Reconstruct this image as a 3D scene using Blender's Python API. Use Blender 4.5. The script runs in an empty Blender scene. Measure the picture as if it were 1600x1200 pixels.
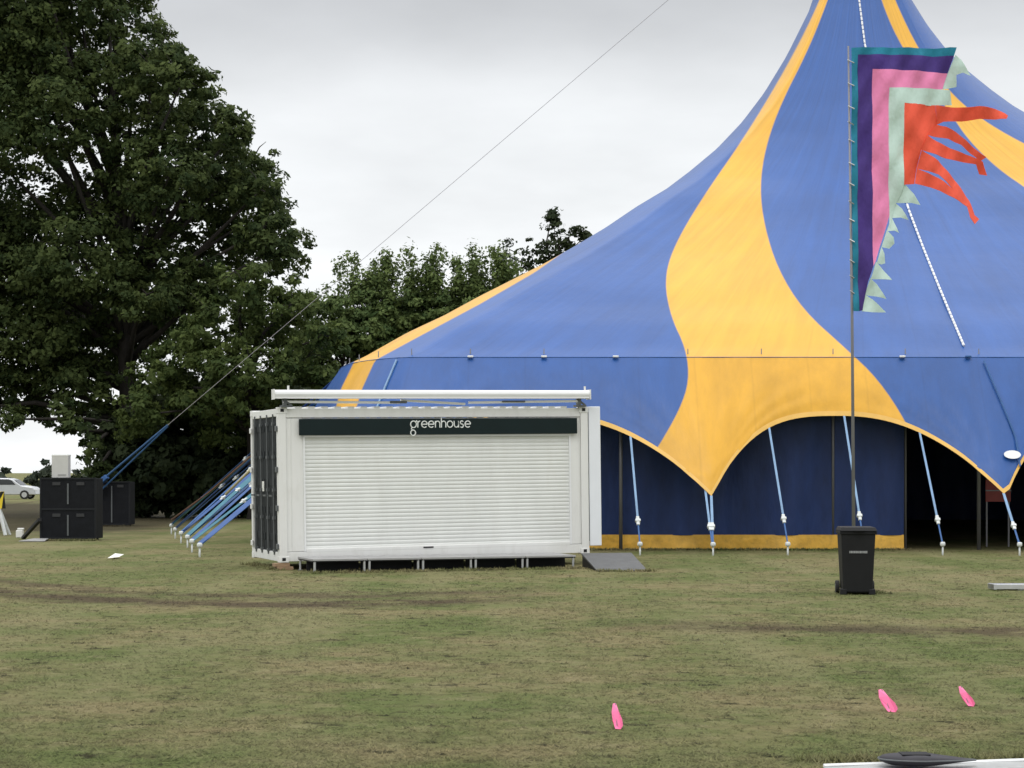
import bpy, bmesh, math, random
import numpy as np
from mathutils import Vector, Matrix

R = math.radians
scene = bpy.context.scene
COL = scene.collection

# ------------------------------------------------------------------ camera
CAM_H, FPX, HOR = 1.9, 3000.0, 738.0          # eye height, focal length and horizon row of the 1600x1200 photo
cam_d = bpy.data.cameras.new("camera")
cam = bpy.data.objects.new("camera", cam_d)
COL.objects.link(cam)
cam.location = (0, 0, CAM_H)
cam.rotation_euler = (R(90), 0, 0)
cam_d.sensor_width = 36.0
cam_d.lens = 36.0 * FPX / 1600.0
cam_d.shift_y = (HOR - 600.0) / 1600.0
cam_d.clip_start = 0.1
cam_d.clip_end = 6000
scene.camera = cam
scene.render.resolution_x = 1024
scene.render.resolution_y = 768

# ------------------------------------------------------------------ world: overcast sky
SUN_EL, SUN_AZ = 52.0, 200.0                   # azimuth clockwise from +Y
world = bpy.data.worlds.new("World")
scene.world = world
world.use_nodes = True
wn, wl = world.node_tree.nodes, world.node_tree.links
wn.clear()
w_out = wn.new('ShaderNodeOutputWorld')
w_bg = wn.new('ShaderNodeBackground')
w_bg.inputs['Strength'].default_value = 0.1
wl.new(w_bg.outputs[0], w_out.inputs['Surface'])
sky = wn.new('ShaderNodeTexSky')
sky.sky_type = 'NISHITA'
sky.sun_disc = False
sky.sun_elevation = R(SUN_EL)
sky.sun_rotation = R(SUN_AZ)
tc = wn.new('ShaderNodeTexCoord')
sep = wn.new('ShaderNodeSeparateXYZ')
wl.new(tc.outputs['Generated'], sep.inputs[0])
ramp = wn.new('ShaderNodeValToRGB')            # how the cloud deck brightens with elevation
ramp.color_ramp.interpolation = 'EASE'
els = ramp.color_ramp.elements
stops = [(0.0, (.465, .475, .48)), (0.11, (.465, .475, .482)), (0.175, (.425, .435, .443)), (0.245, (.295, .302, .312)),
         (0.33, (.30, .306, .312)), (0.55, (.70, .705, .705)), (1.0, (1.0, 1.0, .99))]
els[0].position, els[0].color = stops[0][0], (*stops[0][1], 1)
els[1].position, els[1].color = stops[-1][0], (*stops[-1][1], 1)
for p, c in stops[1:-1]:
    e = els.new(p); e.color = (*c, 1)
wl.new(sep.outputs['Z'], ramp.inputs[0])
# clouds lie on a flat layer: direction / (z + k)
addz = wn.new('ShaderNodeMath'); addz.operation = 'ADD'; addz.inputs[1].default_value = 0.20
wl.new(sep.outputs['Z'], addz.inputs[0])
comb = wn.new('ShaderNodeCombineXYZ')
for i, ax in enumerate('XY'):
    d = wn.new('ShaderNodeMath'); d.operation = 'DIVIDE'
    wl.new(sep.outputs[ax], d.inputs[0]); wl.new(addz.outputs[0], d.inputs[1])
    wl.new(d.outputs[0], comb.inputs[i])
cn = wn.new('ShaderNodeTexNoise')
cn.inputs['Scale'].default_value = 1.9
cn.inputs['Detail'].default_value = 5
cn.inputs['Roughness'].default_value = 0.52
wl.new(comb.outputs[0], cn.inputs['Vector'])
cm = wn.new('ShaderNodeMapRange')
cm.inputs['From Min'].default_value = 0.3; cm.inputs['From Max'].default_value = 0.7
cm.inputs['To Min'].default_value = 21.5 * 0.90; cm.inputs['To Max'].default_value = 21.5 * 1.11
wl.new(cn.outputs['Fac'], cm.inputs['Value'])
cmul = wn.new('ShaderNodeVectorMath'); cmul.operation = 'SCALE'
wl.new(ramp.outputs['Color'], cmul.inputs[0]); wl.new(cm.outputs[0], cmul.inputs['Scale'])
wmix = wn.new('ShaderNodeMix'); wmix.data_type = 'RGBA'
wmix.inputs['Factor'].default_value = 0.96
wl.new(sky.outputs[0], wmix.inputs[6]); wl.new(cmul.outputs[0], wmix.inputs[7])
wl.new(wmix.outputs[2], w_bg.inputs['Color'])

# ------------------------------------------------------------------ sun, exposure
sun_d = bpy.data.lights.new("sun", 'SUN')
sun_d.energy = 0.6
sun_d.angle = R(25)
sun_d.color = (1.0, 0.965, 0.91)
sun = bpy.data.objects.new("sun", sun_d)
COL.objects.link(sun)
az, el = R(SUN_AZ), R(SUN_EL)
sdir = Vector((math.sin(az) * math.cos(el), math.cos(az) * math.cos(el), math.sin(el)))
sun.rotation_euler = (-sdir).to_track_quat('-Z', 'Y').to_euler()
sun.location = sdir * 80
scene.view_settings.view_transform = 'Standard'
scene.view_settings.look = 'None'
scene.view_settings.exposure = 0.0
scene.view_settings.gamma = 1.0

# ------------------------------------------------------------------ helpers
def at(px, py, Y):
    """the point at depth Y behind photo pixel (px, py)"""
    return Vector(((px - 800.0) / FPX * Y, Y, CAM_H - (py - HOR) / FPX * Y))

def ground_at(px, py):
    Y = CAM_H * FPX / (py - HOR)
    return Vector(((px - 800.0) / FPX * Y, Y, 0.0))

def tag(o, label=None, cat=None, group=None, kind=None):
    if label: o['label'] = label
    if cat: o['category'] = cat
    if group: o['group'] = group
    if kind: o['kind'] = kind
    return o

def thing(name, label, cat, loc=(0, 0, 0), rot=(0, 0, 0), group=None):
    o = bpy.data.objects.new(name, None)
    o.empty_display_size = 0.3
    COL.objects.link(o)
    o.location = loc
    o.rotation_euler = rot
    return tag(o, label, cat, group)

class MB:
    """collects shapes and links them as one mesh object"""
    def __init__(self):
        self.v, self.f = [], []
    def add(self, vs, fs):
        n = len(self.v)
        self.v += [tuple(p) for p in vs]
        self.f += [tuple(i + n for i in f) for f in fs]
        return self
    def box(self, x0, x1, y0, y1, z0, z1):
        vs = [(x0, y0, z0), (x1, y0, z0), (x1, y1, z0), (x0, y1, z0), (x0, y0, z1), (x1, y0, z1), (x1, y1, z1), (x0, y1, z1)]
        return self.hexa(vs)
    def hexa(self, vs):
        return self.add(vs, [(0, 3, 2, 1), (4, 5, 6, 7), (0, 1, 5, 4), (1, 2, 6, 5), (2, 3, 7, 6), (3, 0, 4, 7)])
    def bar(self, a, b, w, h=None):
        """square bar from a to b"""
        h = h or w
        a, b = Vector(a), Vector(b)
        d = (b - a).normalized()
        up = Vector((0, 0, 1)) if abs(d.z) < .95 else Vector((0, 1, 0))
        s = d.cross(up).normalized(); t = s.cross(d).normalized()
        q = [(-1, -1), (1, -1), (1, 1), (-1, 1)]
        vs = [a + s * (i * w / 2) + t * (j * h / 2) for i, j in q] + [b + s * (i * w / 2) + t * (j * h / 2) for i, j in q]
        return self.hexa(vs)
    def tube(self, pts, r, n=8, cap=True):
        pts = [Vector(p) for p in pts]
        rs = r if isinstance(r, (list, tuple)) else [r] * len(pts)
        vs, fs = [], []
        ref = None
        for i, p in enumerate(pts):
            d = (pts[min(i + 1, len(pts) - 1)] - pts[max(i - 1, 0)])
            d = d.normalized() if d.length > 1e-9 else Vector((0, 0, 1))
            if ref is None:
                ref = Vector((0, 0, 1)) if abs(d.z) < .9 else Vector((1, 0, 0))
            s = d.cross(ref)
            if s.length < 1e-6:
                s = d.cross(Vector((0, 1, 0)))
            s.normalize(); t = s.cross(d).normalized(); ref = t
            for k in range(n):
                a = 2 * math.pi * k / n
                vs.append(p + s * (math.cos(a) * rs[i]) + t * (math.sin(a) * rs[i]))
        for i in range(len(pts) - 1):
            for k in range(n):
                k2 = (k + 1) % n
                fs.append((i * n + k, i * n + k2, (i + 1) * n + k2, (i + 1) * n + k))
        if cap:
            fs.append(tuple(range(n - 1, -1, -1)))
            fs.append(tuple((len(pts) - 1) * n + k for k in range(n)))
        return self.add(vs, fs)
    def lathe(self, prof, c=(0, 0, 0), n=20):
        """profile of (radius, z) about a vertical axis at c"""
        vs, fs = [], []
        for r, z in prof:
            for k in range(n):
                a = 2 * math.pi * k / n
                vs.append((c[0] + r * math.cos(a), c[1] + r * math.sin(a), c[2] + z))
        for i in range(len(prof) - 1):
            for k in range(n):
                k2 = (k + 1) % n
                fs.append((i * n + k, i * n + k2, (i + 1) * n + k2, (i + 1) * n + k))
        fs.append(tuple(range(n - 1, -1, -1)))
        fs.append(tuple((len(prof) - 1) * n + k for k in range(n)))
        return self.add(vs, fs)
    def prism(self, poly, y0, y1):
        """an (x, z) outline given thickness from y0 to y1"""
        n = len(poly)
        vs = [(x, y0, z) for x, z in poly] + [(x, y1, z) for x, z in poly]
        fs = [tuple(range(n)), tuple(range(2 * n - 1, n - 1, -1))]
        for i in range(n):
            j = (i + 1) % n
            fs.append((i, i + n, j + n, j))
        return self.add(vs, fs)
    def build(self, name, m, parent=None, smooth=False, bevel=0.0, world_coords=False):
        vs = self.v
        if world_coords and parent is not None:
            ox, oy, oz = parent.location
            vs = [(x - ox, y - oy, z - oz) for x, y, z in vs]
        me = bpy.data.meshes.new(name)
        me.from_pydata(vs, [], self.f)
        bm = bmesh.new(); bm.from_mesh(me)
        bmesh.ops.recalc_face_normals(bm, faces=bm.faces[:])
        bm.to_mesh(me); bm.free()
        if smooth:
            me.polygons.foreach_set('use_smooth', [True] * len(me.polygons))
        me.materials.append(m)
        o = bpy.data.objects.new(name, me)
        COL.objects.link(o)
        if parent is not None:
            o.parent = parent
        if bevel:
            b = o.modifiers.new('bevel', 'BEVEL'); b.width = bevel; b.segments = 2; b.limit_method = 'ANGLE'
        return o

def np_mesh(name, V, F, m, parent=None, face_attrs=None, point_attrs=None, smooth=False):
    """fast mesh from arrays; all faces have the same corner count"""
    V = np.asarray(V, np.float32); F = np.asarray(F, np.int32)
    if parent is not None:
        V = V - np.array(parent.location, np.float32)
    me = bpy.data.meshes.new(name)
    nf, k = F.shape
    me.vertices.add(len(V)); me.vertices.foreach_set('co', V.ravel())
    me.loops.add(nf * k); me.loops.foreach_set('vertex_index', F.ravel())
    me.polygons.add(nf)
    me.polygons.foreach_set('loop_start', np.arange(nf, dtype=np.int32) * k)
    me.update(calc_edges=True)
    for nm, arr in (face_attrs or {}).items():
        a = me.attributes.new(nm, 'FLOAT', 'FACE'); a.data.foreach_set('value', np.asarray(arr, np.float32))
    for nm, arr in (point_attrs or {}).items():
        a = me.attributes.new(nm, 'FLOAT', 'POINT'); a.data.foreach_set('value', np.asarray(arr, np.float32))
    if smooth:
        me.polygons.foreach_set('use_smooth', [True] * nf)
    me.materials.append(m)
    me.validate()
    o = bpy.data.objects.new(name, me)
    COL.objects.link(o)
    if parent is not None:
        o.parent = parent
    return o

# ------------------------------------------------------------------ materials
def mat(name, col, rough=0.6, metal=0.0, var=0.0, vscale=3.0, bump=0.0, bscale=40.0, spec=0.5, dirt=0.0, dirt_col=(.2, .17, .12), stretch=(1, 1, 1)):
    m = bpy.data.materials.new(name); m.use_nodes = True
    n, l = m.node_tree.nodes, m.node_tree.links
    b = n['Principled BSDF']
    b.inputs['Base Color'].default_value = (*col, 1)
    b.inputs['Roughness'].default_value = rough
    b.inputs['Metallic'].default_value = metal
    b.inputs['Specular IOR Level'].default_value = spec
    t = n.new('ShaderNodeTexCoord')
    mp = n.new('ShaderNodeMapping'); mp.inputs['Scale'].default_value = stretch
    l.new(t.outputs['Object'], mp.inputs['Vector'])
    if var or dirt:
        ns = n.new('ShaderNodeTexNoise'); ns.inputs['Scale'].default_value = vscale; ns.inputs['Detail'].default_value = 6
        ns.inputs['Roughness'].default_value = .62
        l.new(mp.outputs[0], ns.inputs['Vector'])
        mr = n.new('ShaderNodeMapRange'); mr.inputs['From Min'].default_value = .3; mr.inputs['From Max'].default_value = .7
        mr.inputs['To Min'].default_value = 1 - var; mr.inputs['To Max'].default_value = 1 + var
        l.new(ns.outputs['Fac'], mr.inputs['Value'])
        sc = n.new('ShaderNodeVectorMath'); sc.operation = 'SCALE'; sc.inputs[0].default_value = col
        l.new(mr.outputs[0], sc.inputs['Scale'])
        last = sc.outputs[0]
        if dirt:
            n2 = n.new('ShaderNodeTexNoise'); n2.inputs['Scale'].default_value = vscale * 2.3; n2.inputs['Detail'].default_value = 8
            n2.inputs['Roughness'].default_value = .7
            l.new(mp.outputs[0], n2.inputs['Vector'])
            r2 = n.new('ShaderNodeMapRange'); r2.inputs['From Min'].default_value = .5; r2.inputs['From Max'].default_value = .78
            r2.inputs['To Max'].default_value = dirt
            l.new(n2.outputs['Fac'], r2.inputs['Value'])
            mx = n.new('ShaderNodeMix'); mx.data_type = 'RGBA'; mx.inputs[7].default_value = (*dirt_col, 1)
            l.new(r2.outputs[0], mx.inputs['Factor']); l.new(last, mx.inputs[6]); last = mx.outputs[2]
        l.new(last, b.inputs['Base Color'])
    if bump:
        nb = n.new('ShaderNodeTexNoise'); nb.inputs['Scale'].default_value = bscale; nb.inputs['Detail'].default_value = 4
        l.new(mp.outputs[0], nb.inputs['Vector'])
        bp = n.new('ShaderNodeBump'); bp.inputs['Strength'].default_value = bump; bp.inputs['Distance'].default_value = 0.05
        l.new(nb.outputs['Fac'], bp.inputs['Height']); l.new(bp.outputs[0], b.inputs['Normal'])
    return m

BLUE = (.013, .082, .31)
YELLOW = (.69, .36, .020)

def tent_mat():
    """blue PVC with the yellow star bands (attribute 'band' is the signed distance to a band's seam)"""
    m = bpy.data.materials.new('tent_fabric'); m.use_nodes = True
    n, l = m.node_tree.nodes, m.node_tree.links
    b = n['Principled BSDF']
    at_ = n.new('ShaderNodeAttribute'); at_.attribute_name = 'band'
    mr = n.new('ShaderNodeMapRange'); mr.inputs['From Min'].default_value = -1.0; mr.inputs['From Max'].default_value = 1.0
    l.new(at_.outputs['Fac'], mr.inputs['Value'])
    t = n.new('ShaderNodeTexCoord')
    ns = n.new('ShaderNodeTexNoise'); ns.inputs['Scale'].default_value = .35; ns.inputs['Detail'].default_value = 6
    l.new(t.outputs['Object'], ns.inputs['Vector'])
    v = n.new('ShaderNodeMapRange'); v.inputs['From Min'].default_value = .3; v.inputs['From Max'].default_value = .7
    v.inputs['To Min'].default_value = .9; v.inputs['To Max'].default_value = 1.08
    l.new(ns.outputs['Fac'], v.inputs['Value'])
    mx = n.new('ShaderNodeMix'); mx.data_type = 'RGBA'
    mx.inputs[6].default_value = (*BLUE, 1); mx.inputs[7].default_value = (*YELLOW, 1)
    l.new(mr.outputs[0], mx.inputs['Factor'])
    # welded panels running down the slope, and weather streaks along them
    pa = n.new('ShaderNodeAttribute'); pa.attribute_name = 'panel'
    ra = n.new('ShaderNodeAttribute'); ra.attribute_name = 'run'
    fr = n.new('ShaderNodeMath'); fr.operation = 'PINGPONG'; fr.inputs[1].default_value = .5
    l.new(pa.outputs['Fac'], fr.inputs[0])
    sm = n.new('ShaderNodeMapRange'); sm.inputs['From Min'].default_value = .0; sm.inputs['From Max'].default_value = .028
    sm.inputs['To Min'].default_value = .92; sm.inputs['To Max'].default_value = 1.0
    l.new(fr.outputs[0], sm.inputs['Value'])
    cx = n.new('ShaderNodeCombineXYZ'); k3 = n.new('ShaderNodeMath'); k3.operation = 'MULTIPLY'; k3.inputs[1].default_value = 2.6
    l.new(pa.outputs['Fac'], k3.inputs[0]); l.new(k3.outputs[0], cx.inputs[0])
    k4 = n.new('ShaderNodeMath'); k4.operation = 'MULTIPLY'; k4.inputs[1].default_value = 5.0
    l.new(ra.outputs['Fac'], k4.inputs[0]); l.new(k4.outputs[0], cx.inputs[1])
    stn = n.new('ShaderNodeTexNoise'); stn.inputs['Scale'].default_value = 1.0; stn.inputs['Detail'].default_value = 7; stn.inputs['Roughness'].default_value = .65
    l.new(cx.outputs[0], stn.inputs['Vector'])
    sr = n.new('ShaderNodeMapRange'); sr.inputs['From Min'].default_value = .32; sr.inputs['From Max'].default_value = .68
    sr.inputs['To Min'].default_value = .88; sr.inputs['To Max'].default_value = 1.10
    l.new(stn.outputs['Fac'], sr.inputs['Value'])
    m1 = n.new('ShaderNodeMath'); m1.operation = 'MULTIPLY'; l.new(v.outputs[0], m1.inputs[0]); l.new(sm.outputs[0], m1.inputs[1])
    m2 = n.new('ShaderNodeMath'); m2.operation = 'MULTIPLY'; l.new(m1.outputs[0], m2.inputs[0]); l.new(sr.outputs[0], m2.inputs[1])
    sc = n.new('ShaderNodeVectorMath'); sc.operation = 'SCALE'
    l.new(mx.outputs[2], sc.inputs[0]); l.new(m2.outputs[0], sc.inputs['Scale'])
    l.new(sc.outputs[0], b.inputs['Base Color'])
    b.inputs['Roughness'].default_value = .40
    b.inputs['Specular IOR Level'].default_value = .48
    nb = n.new('ShaderNodeTexNoise'); nb.inputs['Scale'].default_value = 1.3; nb.inputs['Detail'].default_value = 5
    l.new(t.outputs['Object'], nb.inputs['Vector'])
    bp = n.new('ShaderNodeBump'); bp.inputs['Strength'].default_value = .25; bp.inputs['Distance'].default_value = .06
    hs = n.new('ShaderNodeMath'); hs.operation = 'MULTIPLY_ADD'; hs.inputs[1].default_value = .9
    l.new(stn.outputs['Fac'], hs.inputs[0]); l.new(nb.outputs['Fac'], hs.inputs[2])
    l.new(hs.outputs[0], bp.inputs['Height']); l.new(bp.outputs[0], b.inputs['Normal'])
    return m

def turf_group():
    """colour of the worn showground turf at a world position; shared by soil sheet and grass blades"""
    g = bpy.data.node_groups.new('turf_colour', 'ShaderNodeTree')
    g.interface.new_socket('Color', in_out='OUTPUT', socket_type='NodeSocketColor')
    n, l = g.nodes, g.links
    out = n.new('NodeGroupOutput')
    geo = n.new('ShaderNodeNewGeometry')
    flat = n.new('ShaderNodeVectorMath'); flat.operation = 'MULTIPLY'; flat.inputs[1].default_value = (1, 1, 0)
    l.new(geo.outputs['Position'], flat.inputs[0])
    P = flat.outputs[0]
    sp = n.new('ShaderNodeSeparateXYZ'); l.new(P, sp.inputs[0])
    def noise(scale, detail=5, rough=.6, off=0.0):
        a = n.new('ShaderNodeVectorMath'); a.operation = 'ADD'; a.inputs[1].default_value = (off, off * 1.7, 0)
        l.new(P, a.inputs[0])
        t = n.new('ShaderNodeTexNoise'); t.inputs['Scale'].default_value = scale
        t.inputs['Detail'].default_value = detail; t.inputs['Roughness'].default_value = rough
        l.new(a.outputs[0], t.inputs['Vector'])
        return t.outputs['Fac']
    def rng(val, a, b, c=0.0, d=1.0):
        r = n.new('ShaderNodeMapRange')
        for k, x in zip(('From Min', 'From Max', 'To Min', 'To Max'), (a, b, c, d)):
            r.inputs[k].default_value = x
        l.new(val, r.inputs['Value']); return r.outputs[0]
    def mixc(f, a, b):
        m = n.new('ShaderNodeMix'); m.data_type = 'RGBA'
        l.new(f, m.inputs['Factor'])
        for s, x in ((6, a), (7, b)):
            if isinstance(x, tuple): m.inputs[s].default_value = (*x, 1)
            else: l.new(x, m.inputs[s])
        return m.outputs[2]
    def math_(op, a, b=None, c=None):
        m = n.new('ShaderNodeMath'); m.operation = op
        for i, x in enumerate((a, b, c)):
            if x is None: continue
            if isinstance(x, (int, float)): m.inputs[i].default_value = x
            else: l.new(x, m.inputs[i])
        return m.outputs[0]
    c = mixc(rng(noise(.36, 6, .68), .40, .60), (.116, .142, .048), (.208, .180, .092))      # green to straw
    c = mixc(rng(noise(.9, 5, .66, 9), .48, .70, 0, .7), c, (.122, .150, .054))               # fresher patches
    c = mixc(rng(noise(2.2, 6, .7, 31), .52, .76, 0, .65), c, (.295, .255, .150))          # dry wisps
    c = mixc(rng(noise(1.5, 6, .74, 77), .55, .68, 0, .6), c, (.082, .066, .036))            # bare spots
    c = mixc(rng(noise(4.0, 6, .74, 5), .48, .70, 0, .5), c, (.070, .078, .030))              # tuft mottling
    c = mixc(rng(noise(2.6, 4, .62, 140), .612, .66, 0, .85), c, (.034, .032, .015))           # small dark clods
    st_ = n.new('ShaderNodeVectorMath'); st_.operation = 'MULTIPLY'; st_.inputs[1].default_value = (.85, .07, 1)
    l.new(P, st_.inputs[0])
    sn = n.new('ShaderNodeTexNoise'); sn.inputs['Scale'].default_value = 1.0; sn.inputs['Detail'].default_value = 3
    l.new(st_.outputs[0], sn.inputs['Vector'])
    c = mixc(rng(sn.outputs['Fac'], .48, .66, 0, .42), c, (.235, .215, .115))                  # pale mown strips
    # wheel ruts: one shallow arc left, one line right
    wob = rng(noise(.55, 4, .6, 50), .3, .7, -.5, .5)
    dx = math_('ADD', sp.outputs['X'], 3.3)
    arc = math_('MULTIPLY_ADD', math_('MULTIPLY', dx, dx), .125, 27.6)
    d1 = math_('ABSOLUTE', math_('SUBTRACT', math_('ADD', sp.outputs['Y'], wob), arc))
    d1b = math_('ABSOLUTE', math_('SUBTRACT', math_('ADD', sp.outputs['Y'], wob), math_('ADD', arc, 1.9)))
    m1 = math_('MAXIMUM', rng(d1, .25, 1.2, 1, 0), rng(d1b, .2, .9, .8, 0))
    m1 = math_('MULTIPLY', m1, rng(sp.outputs['X'], -.9, .9, 1, 0))
    l2 = math_('MULTIPLY_ADD', sp.outputs['X'], -.28, 24.4)
    d2 = math_('ABSOLUTE', math_('SUBTRACT', math_('ADD', sp.outputs['Y'], wob), l2))
    m2 = math_('MULTIPLY', rng(d2, .2, 1.0, .9, 0), rng(sp.outputs['X'], .8, 3.0, 0, 1))
    mud = math_('MULTIPLY', math_('MAXIMUM', m1, m2), rng(noise(.9, 7, .75, 12), .36, .50))
    c = mixc(math_('MULTIPLY', mud, .92), c, (.080, .060, .038))
    # muddy brown ground by the trees and car, tree shade painted into the colour
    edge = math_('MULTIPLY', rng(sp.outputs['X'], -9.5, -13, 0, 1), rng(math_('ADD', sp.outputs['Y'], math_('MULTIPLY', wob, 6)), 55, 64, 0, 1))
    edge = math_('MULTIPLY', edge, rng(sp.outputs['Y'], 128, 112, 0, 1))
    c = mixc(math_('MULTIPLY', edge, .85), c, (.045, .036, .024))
    l.new(c, out.inputs[0])
    return g

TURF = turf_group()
def ground_mat():
    m = bpy.data.materials.new('worn_turf'); m.use_nodes = True
    n, l = m.node_tree.nodes, m.node_tree.links
    b = n['Principled BSDF']; b.inputs['Roughness'].default_value = .95; b.inputs['Specular IOR Level'].default_value = .1
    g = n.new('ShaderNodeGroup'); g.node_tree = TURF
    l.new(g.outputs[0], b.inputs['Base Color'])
    geo = n.new('ShaderNodeNewGeometry')
    h = n.new('ShaderNodeTexNoise'); h.inputs['Scale'].default_value = 9; h.inputs['Detail'].default_value = 8; h.inputs['Roughness'].default_value = .75
    l.new(geo.outputs['Position'], h.inputs['Vector'])
    bp = n.new('ShaderNodeBump'); bp.inputs['Strength'].default_value = .7; bp.inputs['Distance'].default_value = .07
    l.new(h.outputs['Fac'], bp.inputs['Height']); l.new(bp.outputs[0], b.inputs['Normal'])
    return m
def grass_mat():
    m = bpy.data.materials.new('grass_blades'); m.use_nodes = True
    n, l = m.node_tree.nodes, m.node_tree.links
    b = n['Principled BSDF']; b.inputs['Roughness'].default_value = .7; b.inputs['Specular IOR Level'].default_value = .2
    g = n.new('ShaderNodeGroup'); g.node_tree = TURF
    a = n.new('ShaderNodeAttribute'); a.attribute_name = 'tone'
    mr = n.new('ShaderNodeMapRange'); mr.inputs['To Min'].default_value = .65; mr.inputs['To Max'].default_value = 1.6
    l.new(a.outputs['Fac'], mr.inputs['Value'])
    sc = n.new('ShaderNodeVectorMath'); sc.operation = 'SCALE'
    l.new(g.outputs[0], sc.inputs[0]); l.new(mr.outputs[0], sc.inputs['Scale'])
    l.new(sc.outputs[0], b.inputs['Base Color'])
    tr = n.new('ShaderNodeBsdfTranslucent'); l.new(sc.outputs[0], tr.inputs['Color'])
    ms = n.new('ShaderNodeMixShader'); ms.inputs[0].default_value = .45
    l.new(b.outputs[0], ms.inputs[1]); l.new(tr.outputs[0], ms.inputs[2])
    l.new(ms.outputs[0], n['Material Output'].inputs['Surface'])
    return m
def leaf_mat(name, c0, c1, trans=.25):
    m = bpy.data.materials.new(name); m.use_nodes = True
    n, l = m.node_tree.nodes, m.node_tree.links
    b = n['Principled BSDF']; b.inputs['Roughness'].default_value = .7; b.inputs['Specular IOR Level'].default_value = .12
    a = n.new('ShaderNodeAttribute'); a.attribute_name = 'tone'
    mx = n.new('ShaderNodeMix'); mx.data_type = 'RGBA'
    mx.inputs[6].default_value = (*c0, 1); mx.inputs[7].default_value = (*c1, 1)
    l.new(a.outputs['Fac'], mx.inputs['Factor']); l.new(mx.outputs[2], b.inputs['Base Color'])
    tr = n.new('ShaderNodeBsdfTranslucent'); l.new(mx.outputs[2], tr.inputs['Color'])
    ms = n.new('ShaderNodeMixShader'); ms.inputs[0].default_value = trans
    l.new(b.outputs[0], ms.inputs[1]); l.new(tr.outputs[0], ms.inputs[2])
    l.new(ms.outputs[0], n['Material Output'].inputs['Surface'])
    return m

M = {
    'tent': tent_mat(),
    'trim': mat('yellow_trim', (.74, .44, .095), .45, var=.08),
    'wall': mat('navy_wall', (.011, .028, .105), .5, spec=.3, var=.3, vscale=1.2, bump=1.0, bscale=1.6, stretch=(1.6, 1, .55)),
    'wallband': mat('yellow_wall_band', (.68, .39, .055), .55, var=.22, vscale=2.5, bump=1.0, bscale=2.5, dirt=.4, dirt_col=(.16, .10, .04)),
    'pole': mat('grey_pole', (.16, .16, .17), .45, metal=.4, var=.1),
    'white': mat('white_paint', (.76, .765, .75), .5, var=.03, vscale=1.5, dirt=.22, dirt_col=(.42, .39, .33), stretch=(1.6, 1.6, .5)),
    'whiteclean': mat('clean_white', (.80, .81, .82), .4, var=.03),
    'shutter': mat('shutter_white', (.72, .735, .715), .45, var=.04, vscale=1.2, dirt=.16, dirt_col=(.5, .47, .41), stretch=(1.5, 1, .35)),
    'door': mat('dark_door', (.014, .018, .021), .6, var=.2, vscale=4, spec=.2),
    'rod': mat('galvanised_rod', (.11, .12, .125), .5, metal=.3, var=.15, vscale=8),
    'sign': mat('dark_green_board', (.006, .015, .016), .5, var=.1, spec=.2),
    'letter': mat('white_letter', (.75, .78, .76), .5),
    'dark': mat('black_plastic', (.012, .0125, .014), .6, spec=.25, var=.15, vscale=6),
    'darkcase': mat('black_case', (.009, .010, .0125), .7, spec=.15, var=.25, vscale=5),
    'rubber': mat('rubber', (.02, .02, .02), .8, var=.1),
    'alu': mat('aluminium', (.56, .57, .58), .35, metal=.7, var=.1, vscale=5),
    'deck': mat('grey_deck', (.33, .33, .33), .7, var=.12, vscale=4),
    'ramp': mat('grey_ramp', (.11, .113, .117), .75, var=.15, vscale=5, bump=.2, bscale=60),
    'wood': mat('raw_timber', (.30, .20, .12), .8, var=.25, vscale=6, stretch=(1, 6, 6)),
    'strap': mat('blue_strap', (.030, .105, .29), .6, var=.15, vscale=4),
    'strappale': mat('pale_blue_webbing', (.20, .33, .52), .6, var=.15, vscale=4),
    'strapguy': mat('dull_blue_webbing', (.022, .080, .19), .7, var=.15, vscale=4),
    'strapnavy': mat('navy_strap', (.026, .085, .26), .6, var=.15, vscale=4),
    'strapteal': mat('teal_strap', (.035, .16, .23), .6, var=.15, vscale=4),
    'cream': mat('cream_rope', (.62, .55, .36), .75, var=.15),
    'orange_rope': mat('rust_rope', (.16, .075, .05), .8, var=.15),
    'ratchet': mat('white_sleeve', (.62, .65, .65), .5, var=.1, vscale=9),
    'wire': mat('grey_cable', (.22, .22, .24), .5, metal=.3),
    'cable': mat('pale_cable', (.38, .36, .37), .6),
    'f_teal': mat('teal_cloth', (.008, .20, .31), .75, var=.12, vscale=2, bump=.9, bscale=3.2, stretch=(1.6, 1, .7)),
    'f_purple': mat('purple_cloth', (.050, .022, .190), .75, var=.15, vscale=2, bump=.9, bscale=3.2, stretch=(1.6, 1, .7)),
    'f_pink': mat('pink_cloth', (.82, .245, .47), .75, var=.1, vscale=2, bump=.9, bscale=3.2, stretch=(1.6, 1, .7)),
    'f_mint': mat('mint_cloth', (.53, .69, .63), .75, var=.08, vscale=2, bump=.9, bscale=3.2, stretch=(1.6, 1, .7)),
    'f_orange': mat('orange_cloth', (.80, .095, .045), .75, var=.12, vscale=2, bump=.9, bscale=3.2, stretch=(1.6, 1, .7)),
    'marker': mat('pink_marker', (1.0, .20, .42), .6, var=.05, vscale=20),
    'bark': mat('bark', (.026, .022, .018), .9, var=.3, vscale=6, bump=.8, bscale=8, stretch=(1, 1, .25)),
    'red': mat('dark_red_board', (.22, .035, .03), .6, var=.15),
    'hazard': mat('yellow_barrier', (.75, .56, .03), .5, var=.1),
    'car': mat('silver_car_paint', (.55, .57, .60), .3, metal=.35, var=.03),
    'glass': mat('dark_glass', (.02, .025, .03), .08, spec=.8),
    'paper': mat('white_paper', (.78, .78, .74), .8, var=.05),
}
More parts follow.
